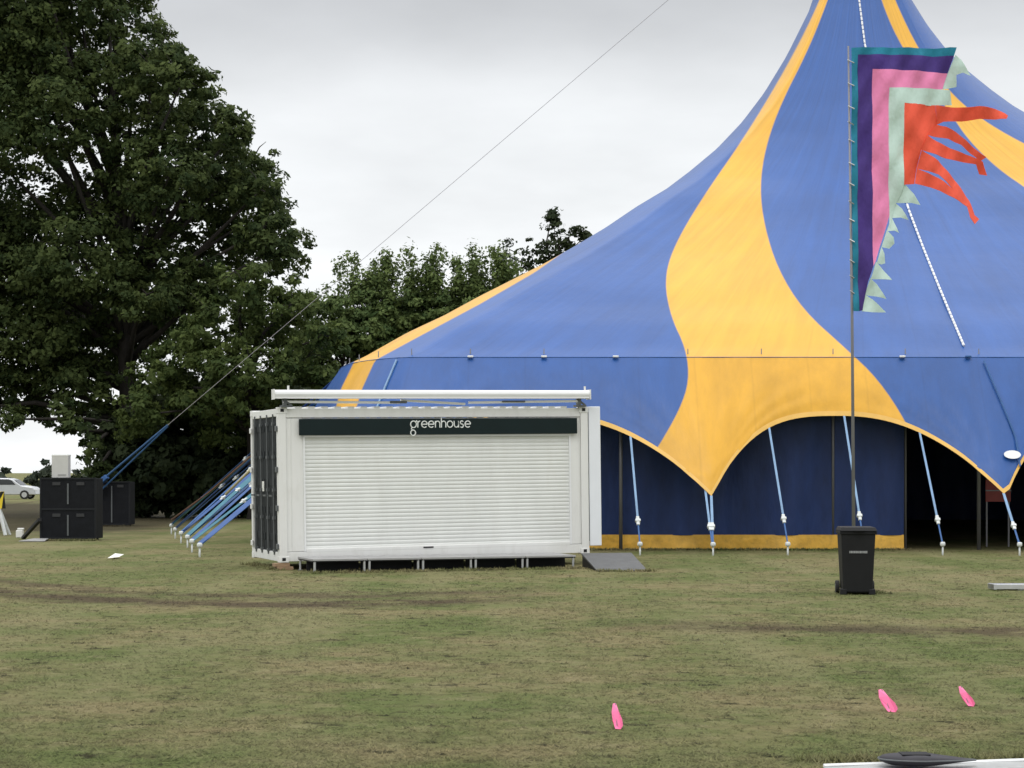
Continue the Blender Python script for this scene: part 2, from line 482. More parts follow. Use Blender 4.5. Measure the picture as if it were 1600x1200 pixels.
LEAF = {
    'oak': leaf_mat('oak_leaves', (.028, .047, .016), (.098, .128, .040), .35),
    'front': leaf_mat('lighter_leaves', (.038, .062, .018), (.112, .146, .042), .35),
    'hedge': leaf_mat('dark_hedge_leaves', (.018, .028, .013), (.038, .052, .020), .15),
    'back': leaf_mat('back_leaves', (.042, .074, .024), (.150, .200, .066)),
    'far': leaf_mat('far_leaves', (.035, .050, .036), (.075, .090, .066)),
}

# ------------------------------------------------------------------ ground
gm = MB()
xs = [-2500, -300, -60, -20, 0, 20, 60, 300, 2500]
ys = [-60, -5, 10, 20, 30, 40, 60, 90, 150, 400, 1200, 4500]
gm.add([(x, y, 0) for y in ys for x in xs],
       [(j * len(xs) + i, j * len(xs) + i + 1, (j + 1) * len(xs) + i + 1, (j + 1) * len(xs) + i) for j in range(len(ys) - 1) for i in range(len(xs) - 1)])
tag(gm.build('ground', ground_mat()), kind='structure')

rg = np.random.default_rng(4)
def make_grass():
    Y = 11.5 + 42 * rg.random(60000) ** 1.9
    Y = Y[rg.random(len(Y)) > (Y - 26) / 26]
    X = (rg.random(len(Y)) * 2 - 1) * (.28 * Y + .6)
    # clump the tufts: keep more where a slow pattern is high
    pat = np.sin(X * 1.7 + 2 * np.sin(Y * .6)) + np.sin(Y * 1.1 + 1.5 * np.sin(X * .8)) + .9 * rg.standard_normal(len(Y))
    k = pat > -1.6
    X, Y = X[k], Y[k]
    n = len(X); B = 4
    ex, ey, eh = [], [], []
    def fringe(p, q, n_, sd):
        t_ = rg.random(n_)
        ex.append(p[0] + (q[0] - p[0]) * t_ + rg.normal(0, sd, n_)); ey.append(p[1] + (q[1] - p[1]) * t_ + rg.normal(0, sd, n_))
    fringe((-3.4, 46.85), (9.7, 46.85), 1500, .06)            # along the tent wall
    fringe((-4.0, 36.0), (1.3, 37.9), 500, .12)               # along the deck front
    fringe((-4.5, 37.2), (-5.4, 39.6), 220, .08)              # under the container doors
    fringe((5.2, 30.0), (5.8, 30.0), 130, .07)                # round the bin
    fringe((1.6, 36.7), (2.7, 36.8), 90, .06)
    fringe((-13.2, 53.2), (-11.5, 53.2), 260, .06)            # front of the black cases
    fringe((-14.9, 67.4), (-13.4, 67.4), 120, .06)
    fringe((1.9, 12.6), (3.6, 12.75), 300, .05)
    nx_ = sum(len(e_) for e_ in ex)
    X = np.concatenate([X] + ex); Y = np.concatenate([Y] + ey); n = len(X)
    tall = np.zeros(n); tall[-nx_:] = .02 + .05 * rg.random(nx_)
    X = np.repeat(X, B) + rg.normal(0, .025, n * B); Y = np.repeat(Y, B) + rg.normal(0, .025, n * B)
    N = n * B
    h = .006 + .018 * rg.random(N) ** 2 + np.repeat(tall, B) * (.5 + .5 * rg.random(N))
    a = (rg.random(N) * 1.3 - .15) * np.pi                   # direction the trodden blade leans to
    w = .005 + .005 * rg.random(N) + np.maximum(0, Y - 14) * .0005
    ln = np.minimum(h, .022) * (1.2 + 1.6 * rg.random(N)) + .008
    V = np.zeros((N, 3, 3))
    V[:, 0, 0] = X + np.sin(a) * w; V[:, 0, 1] = Y - np.cos(a) * w
    V[:, 1, 0] = X - np.sin(a) * w; V[:, 1, 1] = Y + np.cos(a) * w
    V[:, 2, 0] = X + np.cos(a) * ln; V[:, 2, 1] = Y + np.sin(a) * ln; V[:, 2, 2] = h
    V[:, :2, 2] = -.001
    nrm = np.cross(V[:, 1] - V[:, 0], V[:, 2] - V[:, 0])
    fl = nrm[:, 2] < 0
    V[fl, 0], V[fl, 1] = V[fl, 1].copy(), V[fl, 0].copy()
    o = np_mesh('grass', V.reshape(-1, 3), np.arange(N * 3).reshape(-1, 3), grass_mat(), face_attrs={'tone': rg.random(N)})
    tag(o, 'short trodden grass over the showground', 'grass', kind='stuff')
make_grass()

# ------------------------------------------------------------------ the big top
KX, KY = 11.2, 62.0          # king pole
XM = 22.4                    # plane of symmetry between the two king poles
EAVE = 4.72
FRONT = 47.0
half_pts = [(XM, FRONT), (14, FRONT), (6, FRONT), (0, FRONT), (-2.45, FRONT), (-2.75, 47.12), (-3.45, 48.0), (-4.05, 49.3), (-4.5, 51),
            (-4.9, 54), (-5.25, 58), (-5.35, 62)]
back_pts = [(x, 2 * KY - y) for x, y in half_pts[:-1]][::-1]
EP = np.array(half_pts + back_pts, float)
def resample(P, step):
    out = [P[0]]
    for a, b in zip(P[:-1], P[1:]):
        n = max(1, int(np.hypot(*(b - a)) / step))
        for i in range(1, n + 1):
            out.append(a + (b - a) * i / n)
    return np.array(out)
def chaikin(P):
    Q = [P[0]]
    for a, b in zip(P[:-1], P[1:]):
        Q += [a * .75 + b * .25, a * .25 + b * .75]
    Q.append(P[-1]); return np.array(Q)
EL = resample(chaikin(EP), .16)                           # eave line of the left half, front middle -> left -> back middle
EA = np.arctan2(EL[:, 1] - KY, EL[:, 0] - KX)             # azimuth seen from the king pole
PT = np.array([0, .012, .03, .05, .094, .139, .185, .233, .29, .354, .41, .475, .535, .596, .655, .717, .78, .837, .90, .97, 1.0])
PZ = np.array([22.0, 21.6, 20.5, 19.2, 16.9, 15.4, 14.15, 13.1, 12.1, 11.2, 10.48, 9.8, 9.10, 8.46, 7.87, 7.31, 6.74, 6.19, 5.66, 4.96, EAVE])
def profile(t):
    return np.interp(t, PT, PZ)
def saddle(y):
    u = np.clip(1 - abs(y - KY) / (KY - FRONT), 0, 1)
    return EAVE + (9.7 - EAVE) * (1 - (1 - u) ** 1.6)
# rim = eave line plus the symmetry plane, closed round the king pole
mid_y = np.linspace(2 * KY - FRONT, FRONT, 130)[1:-1]
RIM = np.vstack([EL, np.column_stack([np.full(len(mid_y), XM), mid_y])])
RIMZ = np.concatenate([np.full(len(EL), EAVE), saddle(mid_y)])
TT = np.concatenate([np.linspace(0.012, .12, 14), np.linspace(.12, 1, 76)[1:]])

def photo(P):
    P = np.asarray(P, float)
    return np.stack([800 + FPX * P[..., 0] / P[..., 1], HOR - FPX * (P[..., 2] - CAM_H) / P[..., 1]], -1)

def sdf(poly, q):
    """signed distance (pixels, positive inside) of points q to a polygon"""
    poly = np.asarray(poly, float); q = np.asarray(q, float)
    d = np.full(len(q), 1e9); ins = np.zeros(len(q), bool)
    for a, b in zip(poly, np.roll(poly, -1, 0)):
        ab = b - a; t = np.clip(((q - a) @ ab) / max(ab @ ab, 1e-9), 0, 1)
        d = np.minimum(d, np.hypot(*(q - a - t[:, None] * ab).T))
        c = (a[1] > q[:, 1]) != (b[1] > q[:, 1])
        xx = a[0] + (q[:, 1] - a[1]) / (b[1] - a[1] + 1e-12) * ab[0]
        ins ^= c & (q[:, 0] < xx)
    return np.where(ins, d, -d)

def smooth_line(pts, it=2):
    P = np.array(pts, float)
    for _ in range(it):
        P = chaikin(P)
    return P
L1 = smooth_line([(1325, -160), (1305, -70), (1282, 0), (1232, 100), (1165, 212), (1095, 312), (1050, 390), (1038, 440), (1048, 495), (1072, 545), (1077, 595), (1062, 640), (1030, 696), (1000, 740)])
L2 = smooth_line([(1330, -160), (1316, -70), (1294, 0), (1262, 80), (1220, 162), (1196, 230), (1187, 292), (1194, 352), (1215, 420), (1255, 485), (1322, 545), (1372, 592), (1418, 662), (1440, 720)])
BAND1 = np.vstack([L1, [(1060, 800), (1180, 800)], L2[::-1]])
L3 = smooth_line([(1345, -160), (1360, -70), (1376, 0), (1404, 66), (1445, 125), (1482, 172), (1512, 218), (1560, 265), (1610, 298), (1660, 345), (1690, 420), (1670, 500), (1640, 560)])
L4 = smooth_line([(1352, -160), (1372, -70), (1398, 0), (1432, 72), (1470, 128), (1520, 178), (1600, 226), (1700, 268), (1800, 350), (1850, 430), (1900, 520), (1940, 570)])
BAND2 = np.vstack([L3, L4[::-1]])
BAND3 = np.array([(524, 640), (556, 640), (566, 607), (586, 563), (645, 531), (750, 475), (835, 426), (900, 380), (840, 380), (740, 440), (640, 490), (560, 540), (556, 560), (533, 607)])
def band_value(P):
    q = photo(P)
    front = P[:, 1] < KY + 2
    v = np.maximum(np.maximum(sdf(BAND1, q), sdf(BAND2, q)), np.where(P[:, 0] < 6, sdf(BAND3, q), -99))
    # bands at the back of the tent, by azimuth
    a = np.degrees(np.arctan2(P[:, 1] - KY, P[:, 0] - KX)) % 360
    r = np.hypot(P[:, 0] - KX, P[:, 1] - KY)
    wob = 9 * np.sin(r * .45)
    vb = np.maximum(9 - abs(a - 115 + wob), 9 - abs(a - 60 - wob)) * 6
    return np.where(front, v, vb)

def grid_faces(nr, nc, wrap):
    f = []
    for i in range(nr - 1):
        for j in range(nc if wrap else nc - 1):
            k = (j + 1) % nc
            f.append((i * nc + j, i * nc + k, (i + 1) * nc + k, (i + 1) * nc + j))
    return np.array(f, np.int32)

def mirrored(V, F, A):
    V2 = V.copy(); V2[:, 0] = 2 * XM - V2[:, 0]
    return np.vstack([V, V2]), np.vstack([F, F[:, ::-1] + len(V)]), np.concatenate([A, A])

tent = thing('circus_tent', 'blue and yellow big top tent with a swooping peak and scalloped skirt', 'tent', (KX, KY, 0))
tt = TT[:, None]
rx = KX + (RIM[None, :, 0] - KX) * tt
ry = KY + (RIM[None, :, 1] - KY) * tt
gt = (profile(tt) - EAVE) / (PZ[0] - EAVE)
rz = RIMZ[None, :] + (PZ[0] - RIMZ[None, :]) * gt
# fabric hangs a touch between the side poles, near the eave
RV = np.stack([rx, ry, rz], -1).reshape(-1, 3)
RF = grid_faces(len(TT), len(RIM), True)
V, F, A = mirrored(RV, RF, band_value(RV))
rim_s = np.concatenate([[0], np.cumsum(np.hypot(*np.diff(RIM, axis=0).T))]) / 1.38
pan = np.tile(rim_s, len(TT)); run = np.repeat(TT, len(RIM))
np_mesh('roof', V, F, M['tent'], tent, point_attrs={'band': A, 'panel': np.concatenate([pan, pan + 200]), 'run': np.concatenate([run, run])}, smooth=True)

RA = np.arctan2(RIM[:, 1] - KY, RIM[:, 0] - KX)
def roof_z(x, y):
    """height of the roof above a plan point (left half)"""
    a = math.atan2(y - KY, x - KX)
    order = np.argsort(RA)
    rr = np.hypot(RIM[order, 0] - KX, RIM[order, 1] - KY)
    r_e = np.interp(a, RA[order], rr, period=2 * np.pi)
    z_e = np.interp(a, RA[order], RIMZ[order], period=2 * np.pi)
    t = math.hypot(x - KX, y - KY) / r_e
    g = (profile(t) - EAVE) / (PZ[0] - EAVE)
    return z_e + (PZ[0] - z_e) * g if t <= 1 else -9
def roof_hit(px, py):
    for Y in np.arange(FRONT - .2, KY, .03):
        p = at(px, py, Y)
        if p.z <= roof_z(p.x, p.y):
            return Vector((p.x, p.y - .03, p.z + .02))
    return at(px, py, KY - 1)

# skirt: falls outward from the eave to a scalloped edge
seg = np.hypot(*np.diff(EL, axis=0).T); S = np.concatenate([[0], np.cumsum(seg)])
tang = np.gradient(EL, axis=0); tang /= np.hypot(*tang.T)[:, None]
NRM = np.stack([-tang[:, 1], tang[:, 0]], 1)
# make the normals point away from the tent's middle
sgn = np.sign(((EL - np.array([XM, KY])) * NRM).sum(1)); NRM *= sgn[:, None]
kern = np.ones(9) / 9
for c in range(2):
    pad = np.pad(NRM[:, c], 4, mode='edge'); NRM[:, c] = np.convolve(pad, kern, 'valid')
NRM /= np.hypot(*NRM.T)[:, None]
def s_of_x(x): return XM - x            # arclength along the straight front
tips = [s_of_x(XM + 3.0), s_of_x(18.5), s_of_x(11.58), s_of_x(4.68), s_of_x(-3.05)]
while tips[-1] < S[-1] + 4: tips.append(tips[-1] + 7.0)
tips = np.array(tips)
def edge_at(s):
    """how far out and how high the skirt's lower edge is at arclength s"""
    i = np.clip(np.searchsorted(tips, s, 'right') - 1, 0, len(tips) - 2)
    u = (s - tips[i]) / (tips[i + 1] - tips[i]) * 2 - 1     # -1 at the right tip, +1 at the left tip
    c = .06
    uu = np.where(u < c, (c - u) / (1 + c), (u - c) / (1 - c))
    d = np.where(u < c, uu ** 2.25, uu ** 3.1)
    return .75 + 1.3 * d, 3.28 - 1.93 * d
off, ez = edge_at(S)
VV = np.linspace(0, 1, 30)
ti = np.clip(np.searchsorted(tips, S, 'right') - 1, 0, len(tips) - 2)
TIP_D = np.minimum(S - tips[ti], tips[ti + 1] - S)          # distance along the eave to the nearest tip
TIP_S = np.where(S - tips[ti] < tips[ti + 1] - S, 1.0, -1.0)
def skirt_point(i, v):
    d_, h_ = abs(TIP_D[i]), (1 - v) * 3.4
    an = math.atan2(d_ * TIP_S[i], h_ + .15)
    bow = .10 * math.sin(math.pi * v) + .035 * math.sin(an * 19) * math.exp(-math.hypot(d_, h_) / 1.5) * min(1, math.hypot(d_, h_) * 2)
    p = EL[i] + NRM[i] * (off[i] * v + bow * .6)
    return (p[0], p[1], EAVE + (ez[i] - EAVE) * v + bow * .35 - .01)
SV = np.array([[skirt_point(i, v) for i in range(len(EL))] for v in VV])
SVf = SV.reshape(-1, 3)
SA = band_value(SVf)
SF = grid_faces(len(VV), len(EL), False)
V, F, A = mirrored(SVf, SF, SA)
pan = np.tile(S / 1.38, len(VV)); run = np.repeat(1.2 + VV * .35, len(EL))
sk = np_mesh('skirt', V, F, M['tent'], tent, point_attrs={'band': A, 'panel': np.concatenate([pan, pan + 200]), 'run': np.concatenate([run, run])}, smooth=True)
# yellow hem along the scallops
hem = MB()
for mir in (False, True):
    top, bot = [], []
    for i in range(len(EL)):
        a = Vector(skirt_point(i, 1.0)); b = Vector(skirt_point(i, .9))
        d = (b - a).normalized()
        n3 = Vector((NRM[i][0], NRM[i][1], .35)).normalized() * .012
        bot.append(a + n3 - d * .015); top.append(a + n3 + d * .11)
    if mir:
        top = [Vector((2 * XM - p.x, p.y, p.z)) for p in top]; bot = [Vector((2 * XM - p.x, p.y, p.z)) for p in bot]
    n = len(top)
    hem.add(top + bot, [(i, i + 1, n + i + 1, n + i) for i in range(n - 1)])
hem.build('hem', M['trim'], tent, smooth=True, world_coords=True)
# eave seam: thin flap where skirt meets roof
seam = MB()
for mir in (1, -1):
    pts = [(XM + mir * (p[0] - XM) if mir == -1 else p[0], p[1], EAVE) for p in EL[::2] - NRM[::2] * .0]
    pts = [(x if mir == 1 else x, y, z) for x, y, z in pts]
    seam.tube(pts, .009, 5, False)
seam_o = seam.build('eave_seam', mat('blue_seam', (.025, .10, .32), .5), tent, smooth=True, world_coords=True)

# walls
def wall_strip(mb, idx, z0, z1, inset, wav=.08):
    nz = 7
    base = len(mb.v)
    vs = []
    for j in range(nz):
        z = z0 + (z1 - z0) * j / (nz - 1)
        for i in idx:
            w = wav * (math.sin(S[i] * 2.3) + .6 * math.sin(S[i] * 5.1 + z * .8)) * (1 - j / nz * .6)
            p = EL[i] - NRM[i] * (inset + w)
            vs.append((p[0], p[1], z))
    n = len(idx)
    mb.add(vs, [(j * n + i, j * n + i + 1, (j + 1) * n + i + 1, (j + 1) * n + i) for j in range(nz - 1) for i in range(n - 1)])
door_x0 = 9.62
closed = [i for i in range(len(EL)) if EL[i][0] <= door_x0 or EL[i][1] > KY]
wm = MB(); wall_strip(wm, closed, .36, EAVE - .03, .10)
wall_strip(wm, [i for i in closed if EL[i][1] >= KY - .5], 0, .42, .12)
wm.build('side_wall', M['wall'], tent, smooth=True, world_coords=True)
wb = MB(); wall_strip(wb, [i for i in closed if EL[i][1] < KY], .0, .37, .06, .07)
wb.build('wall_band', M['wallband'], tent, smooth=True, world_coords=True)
# right half walls (mirror), closed too
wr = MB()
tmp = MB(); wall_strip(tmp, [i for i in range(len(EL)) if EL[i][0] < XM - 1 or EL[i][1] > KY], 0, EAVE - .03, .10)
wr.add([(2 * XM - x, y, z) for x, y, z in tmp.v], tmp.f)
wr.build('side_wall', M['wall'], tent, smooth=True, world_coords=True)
# king poles
for kx in (KX, 2 * XM - KX):
    MB().tube([(kx, KY, 0), (kx, KY, 22.6)], .16, 12).build('king_pole', M['pole'], tent, smooth=True, world_coords=True)
# side poles with their spikes above the eave
def side_pole(x, y, r=.035):
    MB().tube([(x, y, 0), (x, y, EAVE + .02), (x, y, EAVE + .03), (x, y, EAVE + .22)], [r, r, .014, .012], 8).build('side_pole', M['pole'], tent, smooth=True, world_coords=True)
for px in (735, 850, 1075, 1190, 1302, 1415, 1530, 1645):
    side_pole((px - 800) / FPX * 47.12, 47.16, .05 if px == 1530 else .035)
MB().tube([((970 - 800) / FPX * 46.85, 46.86, 0), ((970 - 800) / FPX * 46.85, 46.88, 4.2)], .045, 8).build('side_pole', M['pole'], tent, smooth=True, world_coords=True)
for i in range(len(EL)):
    pass
acc = 0
for s in np.arange(s_of_x(-2.4), S[-1] - 25, 1.55):
    i = int(np.searchsorted(S, s)); p = EL[i] - NRM[i] * .16
    side_pole(p[0], p[1])
# white lacing from the peak down the front
lace = MB()
lp = [roof_hit(*q) for q in ((1339, -40), (1342, 0), (1351, 70), (1368, 150), (1391, 240), (1420, 330), (1442, 388), (1465, 445), (1488, 500), (1508, 547))]
fine = []
for a, b in zip(lp[:-1], lp[1:]):
    fine += [a + (b - a) * (k / 10) for k in range(10)]
for a, b in list(zip(fine[:-1], fine[1:])):
    lace.tube([a, a + (b - a) * .78], .030, 5)
lace.build('lacing', M['whiteclean'], tent, world_coords=True)
# pads on the eave
for px in (850, 962, 1410, 1513, 735):
    p = at(px, 555, 46.93)
    MB().box(p.x - .07, p.x + .07, 46.89, 46.98, EAVE - .01, EAVE + .035).build('eave_pad', M['whiteclean'] if px != 1513 else M['strap'], tent, bevel=.01, world_coords=True)
# oval white patch and added tube painting the shaded crease by the right tip
def skirt_hit(px, py):
    q = photo(SVf); k = np.argmin(((q - np.array([px, py])) ** 2).sum(1) + 1e6 * (SVf[:, 1] > FRONT + .5))
    p = SVf[k]; return Vector((p[0], p[1] - .05, p[2] + .02))
p = skirt_hit(1578, 714)
pa = MB(); pa.add([(p.x + .20 * math.cos(a), p.y - .03 + (.10 * math.sin(a)) * .5 - (0 if k < 24 else .02), p.z + .10 * math.sin(a)) for k, a in enumerate([2 * math.pi * j / 24 for j in range(24)] * 2)],
                  [tuple(range(24)), tuple(range(47, 23, -1))] + [(j, (j + 1) % 24, 24 + (j + 1) % 24, 24 + j) for j in range(24)])
pa.build('oval_patch', M['whiteclean'], tent, world_coords=True)
MB().tube([skirt_hit(1538, 566), skirt_hit(1556, 605), skirt_hit(1572, 645), skirt_hit(1586, 690), skirt_hit(1594, 730)], .022, 5).build('skirt_fold_line', M['strap'], tent, world_coords=True)

ci = int(np.argmin(abs(EL[:, 0] + 2.75) + 100 * (EL[:, 1] > KY)))
MB().tube([Vector(skirt_point(ci, q)) + Vector((NRM[ci][0], NRM[ci][1], .2)) * .03 for q in (0.02, .25, .5, .75, .98)], .03, 5).build('skirt_fold_line', M['strappale'], tent, world_coords=True)  # added pale tube painting the lit fold ridge at the skirt's corner
# dark red banner board just inside the opening
b0 = at(1541, 752, 49.0)
sb = thing('sign_board', 'dark red board standing in the dark tent doorway beside a grey pole', 'board', (b0.x + .3, 49.0, 0))
MB().box(-.32, .32, -.02, .02, 1.15, 1.72).build('panel', M['red'], sb, bevel=.005)
for x in (-.28, .28):
    MB().box(x - .02, x + .02, .021, .06, 0, 1.7).build('leg', M['pole'], sb)
MB().box(-.33, .33, -.035, -.021, 1.42, 1.45).build('rail', M['pole'], sb)

# ------------------------------------------------------------------ stakes and tension straps
def stake(p, label, group='white capped tent stakes'):
    t = thing('tent_stake', label, 'tent stake', (p[0], p[1], 0), group=group)
    MB().tube([(0, 0, -.1), (0, 0, .22)], .022, 8).build('shaft', M['ratchet'], t, smooth=True)
    MB().lathe([(.02, .20), (.052, .212), (.062, .24), (.058, .285), (.042, .305), (.01, .31)], n=12).build('cap', M['ratchet'], t, smooth=True)
    return t

def strap(top, peg, label, group='blue tent tension straps', m='strappale', split=.78, w=.05):
    top, peg = Vector(top), Vector(peg)
    t = thing('tension_strap', label, 'strap', (peg.x, peg.y, 0), group=group)
    mid = top + (peg - top) * split
    d = (peg - top).normalized()
    MB().bar(top, mid, w, .012).build('webbing', M[m], t, world_coords=True)
    r = MB()
    r.bar(mid - d * .10, mid + d * .14, .075, .05); r.bar(mid - d * .02, mid + d * .05, .12, .08)
    r.build('ratchet', M['ratchet'], t, bevel=.01, world_coords=True)
    lo = MB(); lo.bar(mid + d * .1, peg, w * .7, .012)
    lo.build('lower_loop', M[m] if m != 'strappale' else M['strap'], t, world_coords=True)
    return t

front = [  # strap top px, ratchet row, peg px
    (980, 672, 1000, 'blue strap left of the first scallop tip nearest the container'),
    (1205, 678, 1231, 'blue strap in the middle arch left of the flag pole'),
    (1318, 654, 1350, 'blue strap coming down behind the black wheelie bin'),
    (1437, 667, 1473, 'blue strap crossing the dark tent doorway'),
]
peg_labels = ['white capped stake in the grass right of the grey ramp', 'white capped stake between the scallop tip and the wheelie bin',
              'white capped stake hidden behind the black wheelie bin', 'white capped stake in front of the dark tent doorway']
for (px, py, qx, lab), pl in zip(front, peg_labels):
    k = np.argmin(abs(photo(SV[-1])[:, 0] - px) + 1e3 * (SV[-1][:, 1] > FRONT)); tp = SV[-1][k]
    pg = Vector(((qx - 800) / FPX * 44.0, 44.0, .24))
    stake(pg, pl); strap(tp, pg, lab)
for s, lab, pl, off_x in ((tips[3], 'short blue strap hanging from the yellow scallop tip', 'white capped stake under the yellow scallop tip', -.02),
                          (tips[2], 'teal blue strap hanging from the right scallop tip', 'white capped stake under the right scallop tip', .12)):
    i = int(np.argmin(abs(S - s))); tp = Vector(SV[-1][i]); pg = Vector((tp.x + off_x - .06, 43.8, .24))
    stake(pg, pl); strap(tp, pg, lab, m='strappale', split=.62, w=.06)
    if s == tips[3]:
        t2 = tp + Vector((-.13, .25, .25)); strap(t2, pg + Vector((-.02, .02, .02)), 'second blue strap doubled up behind the yellow scallop tip', split=.7)
# left flank: a fan of straps coming down to a slanting row of stakes
pegs = [(312, 853, 43.0), (300, 846, 45.5), (293, 834, 48.5), (283, 828, 51.5), (274, 820, 55.0), (268, 813, 59.0)]
flank_side = [(300, 'frontmost in the row left of the container'), (0, 'second from the front in the row left of the container'), (0, 'third from the front in the row left of the container'),
              (0, 'fourth from the front in the row left of the container'), (0, 'fifth from the front in the row left of the container'), (0, 'rearmost in the row left of the container')]
left_idx = [i for i in range(len(EL)) if EL[i][0] < -3.4 and EL[i][1] < 66]
for j, (px, py, Y) in enumerate(pegs):
    pg = Vector(((px - 800) / FPX * Y, Y, .27))
    where = flank_side[j][1]
    st_o = stake(pg, 'white capped tent stake ' + where, 'white capped stakes left of the container')
    st_o.scale = (1.05, 1.05, 1.05)
    for kk in range(2):
        best = None
        for i in left_idx[::3]:
            for v in (0, .2, .4, .6, .8, 1.0):
                q = skirt_point(i, v)
                if not (Y - 3 < q[1] < Y + 9): continue
                u = photo(np.array([q]))[0]
                if u[0] < 420: continue
                e = abs(u[1] - (py - 3 - 7 * kk - (.80 + .04 * kk) * (u[0] - px))) + .05 * abs(u[0] - 480)
                if best is None or e < best[0]: best = (e, q)
        tp = best[1]
        strap(tp, pg + Vector((0, .03 * kk, .04 * kk)), ('lower' if kk == 0 else 'upper') + ' blue strap to the ' + where.replace('in the row left of the container', 'stake left of the container'),
              'blue straps left of the container', m=('strapnavy', 'strapteal', 'strap', 'strapnavy')[(j + kk * 3) % 4], split=.40 + .07 * ((j * 3 + kk * 2) % 5), w=(.13, .19)[(j + kk) % 2])
# cream rope among them
a, b = at(398, 727, 47), at(353, 772, 49)
ro = MB().tube([a, b], .035, 7).build('rope', M['cream'], smooth=True)
tag(ro, 'cream coloured rope running down beside the black container doors', 'rope')
a, b = at(392, 713, 55), at(268, 812, 59)
ro = MB().tube([a, (a + b) / 2 - Vector((0, 0, .08)), b], .025, 7).build('rope', M['orange_rope'], smooth=True)
tag(ro, 'thin rust coloured rope along the top of the left tent straps', 'rope')

# main guy cable from the peak to its anchor behind the black case
gt_, gb_ = Vector((KX - .1, KY, 22.3)), Vector((-16.2, 67.6, .1))
cab = thing('guy_cable', 'long thin guy cable from the tent peak to the ground by the big tree', 'cable', gb_)
jn = gb_ + (gt_ - gb_) * .155
MB().tube([gt_, jn], .0085, 6).build('wire', M['cable'], cab, world_coords=True)
up = Vector((0, 0, .05))
MB().tube([jn, gb_ + up], .038, 6).tube([jn - up, gb_ - up * 3 + Vector((.35, 0, .0))], .03, 6).build('webbing', M['strapguy'], cab, world_coords=True)
mm = gb_ + (gt_ - gb_) * .062
dd = (gt_ - gb_).normalized()
MB().bar(mm - dd * .45, mm + dd * .45, .22, .16).build('ratchet', M['strap'], cab, bevel=.02, world_coords=True)

# ------------------------------------------------------------------ the shipping container bar
YAW, ROLL = R(20), R(.75)
C0 = Vector((-4.51, 37.3, 0))
CL, CD = 6.5, 2.5
cont = thing('container_bar', 'white shipping container bar with closed roller shutter and dark sign above', 'container', C0, (0, -ROLL, YAW))
Z0, Z1 = .14, 3.16
sh = MB()
sh.box(.12, CL - .12, .16, CD - .12, Z0 + .05, Z0 + .2)                                   # floor
sh.box(0.10, CL - .10, .20, CD - .10, Z1 - .08, Z1 - .03)                                  # roof sheet
for k in range(26):                                                                     # corrugated back wall
    x = .15 + k * (CL - .3) / 26
    sh.box(x, x + .15, CD - .09 - (.04 if k % 2 else 0), CD - .05 - (.04 if k % 2 else 0), Z0 + .2, Z1 - .08)
for k in range(10):                                                                      # corrugated right end wall
    y = .16 + k * (CD - .3) / 10
    sh.box(CL - .09 - (.04 if k % 2 else 0), CL - .05 - (.04 if k % 2 else 0), y, y + .22, Z0 + .2, Z1 - .08)
sh.build('shell', M['white'], cont)
fr = MB()
for x0, x1, y0, y1 in ((0, .16, 0, .16), (CL - .16, CL, 0, .16), (0, .13, CD - .13, CD), (CL - .16, CL, CD - .16, CD)):
    fr.box(x0, x1, y0, y1, Z0 + .12, Z1 - .12)
fr.box(.16, CL - .16, .02, .14, Z0 + .02, .34); fr.box(.16, CL - .16, .02, .15, 2.96, Z1 - .02)
fr.box(.16, CL - .16, CD - .12, CD - .02, Z0 + .02, .30); fr.box(.16, CL - .16, CD - .12, CD - .02, Z1 - .14, Z1 - .02)
fr.box(.01, .13, .16, CD - .13, Z0 + .02, Z0 + .20); fr.box(.01, .13, .16, CD - .13, Z1 - .17, Z1 - .02)
fr.box(CL - .13, CL - .01, .16, CD - .16, Z0 + .02, Z0 + .20); fr.box(CL - .13, CL - .01, .16, CD - .16, Z1 - .14, Z1 - .02)
fr.build('frame', M['white'], cont, bevel=.008)
pn = MB(); pn.box(.165, .50, .035, .10, .35, 2.95); pn.box(6.12, CL - .165, .035, .10, .35, 2.95)
pn.box(.505, 6.115, .05, .10, 2.60, 2.95)
for x in (.255, 6.30):
    pn.box(x, x + .012, .026, .034, .36, 2.94)
pn.build('front_panel', M['white'], cont, bevel=.004)
for x in (0, CL - .18):
    for y in (-.006, CD - .174):
        for z in (Z0, Z1 - .12):
            cc = MB().box(x - .006, x + .186, y, y + .18, z, z + .125).build('corner_casting', M['white'], cont, bevel=.012)
            if y < 0:
                MB().box(x + .05, x + .12, y - .004, y - .001, z + .035, z + .095).build('casting_hole', M['dark'], cc)
# roof corrugation ends along the top rail
rc = MB()
for k in range(22):
    x = .35 + k * .265
    rc.box(x, x + .13, .03, 1.2, Z1 - .02, Z1 + .018)
rc.build('roof_ribs', M['white'], cont)
# roller shutter: curved slats
st = MB(); zc = .37; kk = 0
prof = []
while zc < 2.55:
    h = .0765
    prof += [(.058, zc), (.0515, zc + .012), (.048, zc + h * .5), (.051, zc + h - .013), (.0575, zc + h - .003)]
    zc += h
n = len(prof)
st.add([(.53, y, z) for y, z in prof] + [(6.09, y, z) for y, z in prof], [(i, i + 1, n + i + 1, n + i) for i in range(n - 1)])
shut = st.build('roller_shutter', M['shutter'], cont)
MB().box(.535, 6.085, .018, .075, .325, .40).build('bottom_bar', M['white'], shut, bevel=.01)
MB().box(2.93, 3.14, .006, .017, .352, .378).build('lock', M['dark'], shut, bevel=.003)
for x in (.50, 6.085):
    MB().box(x, x + .035, .012, .09, .345, 2.60).build('shutter_guide', M['whiteclean'], cont)
MB().box(.505, 6.115, -.012, .034, 2.575, 2.612).build('shutter_hood', M['whiteclean'], cont)
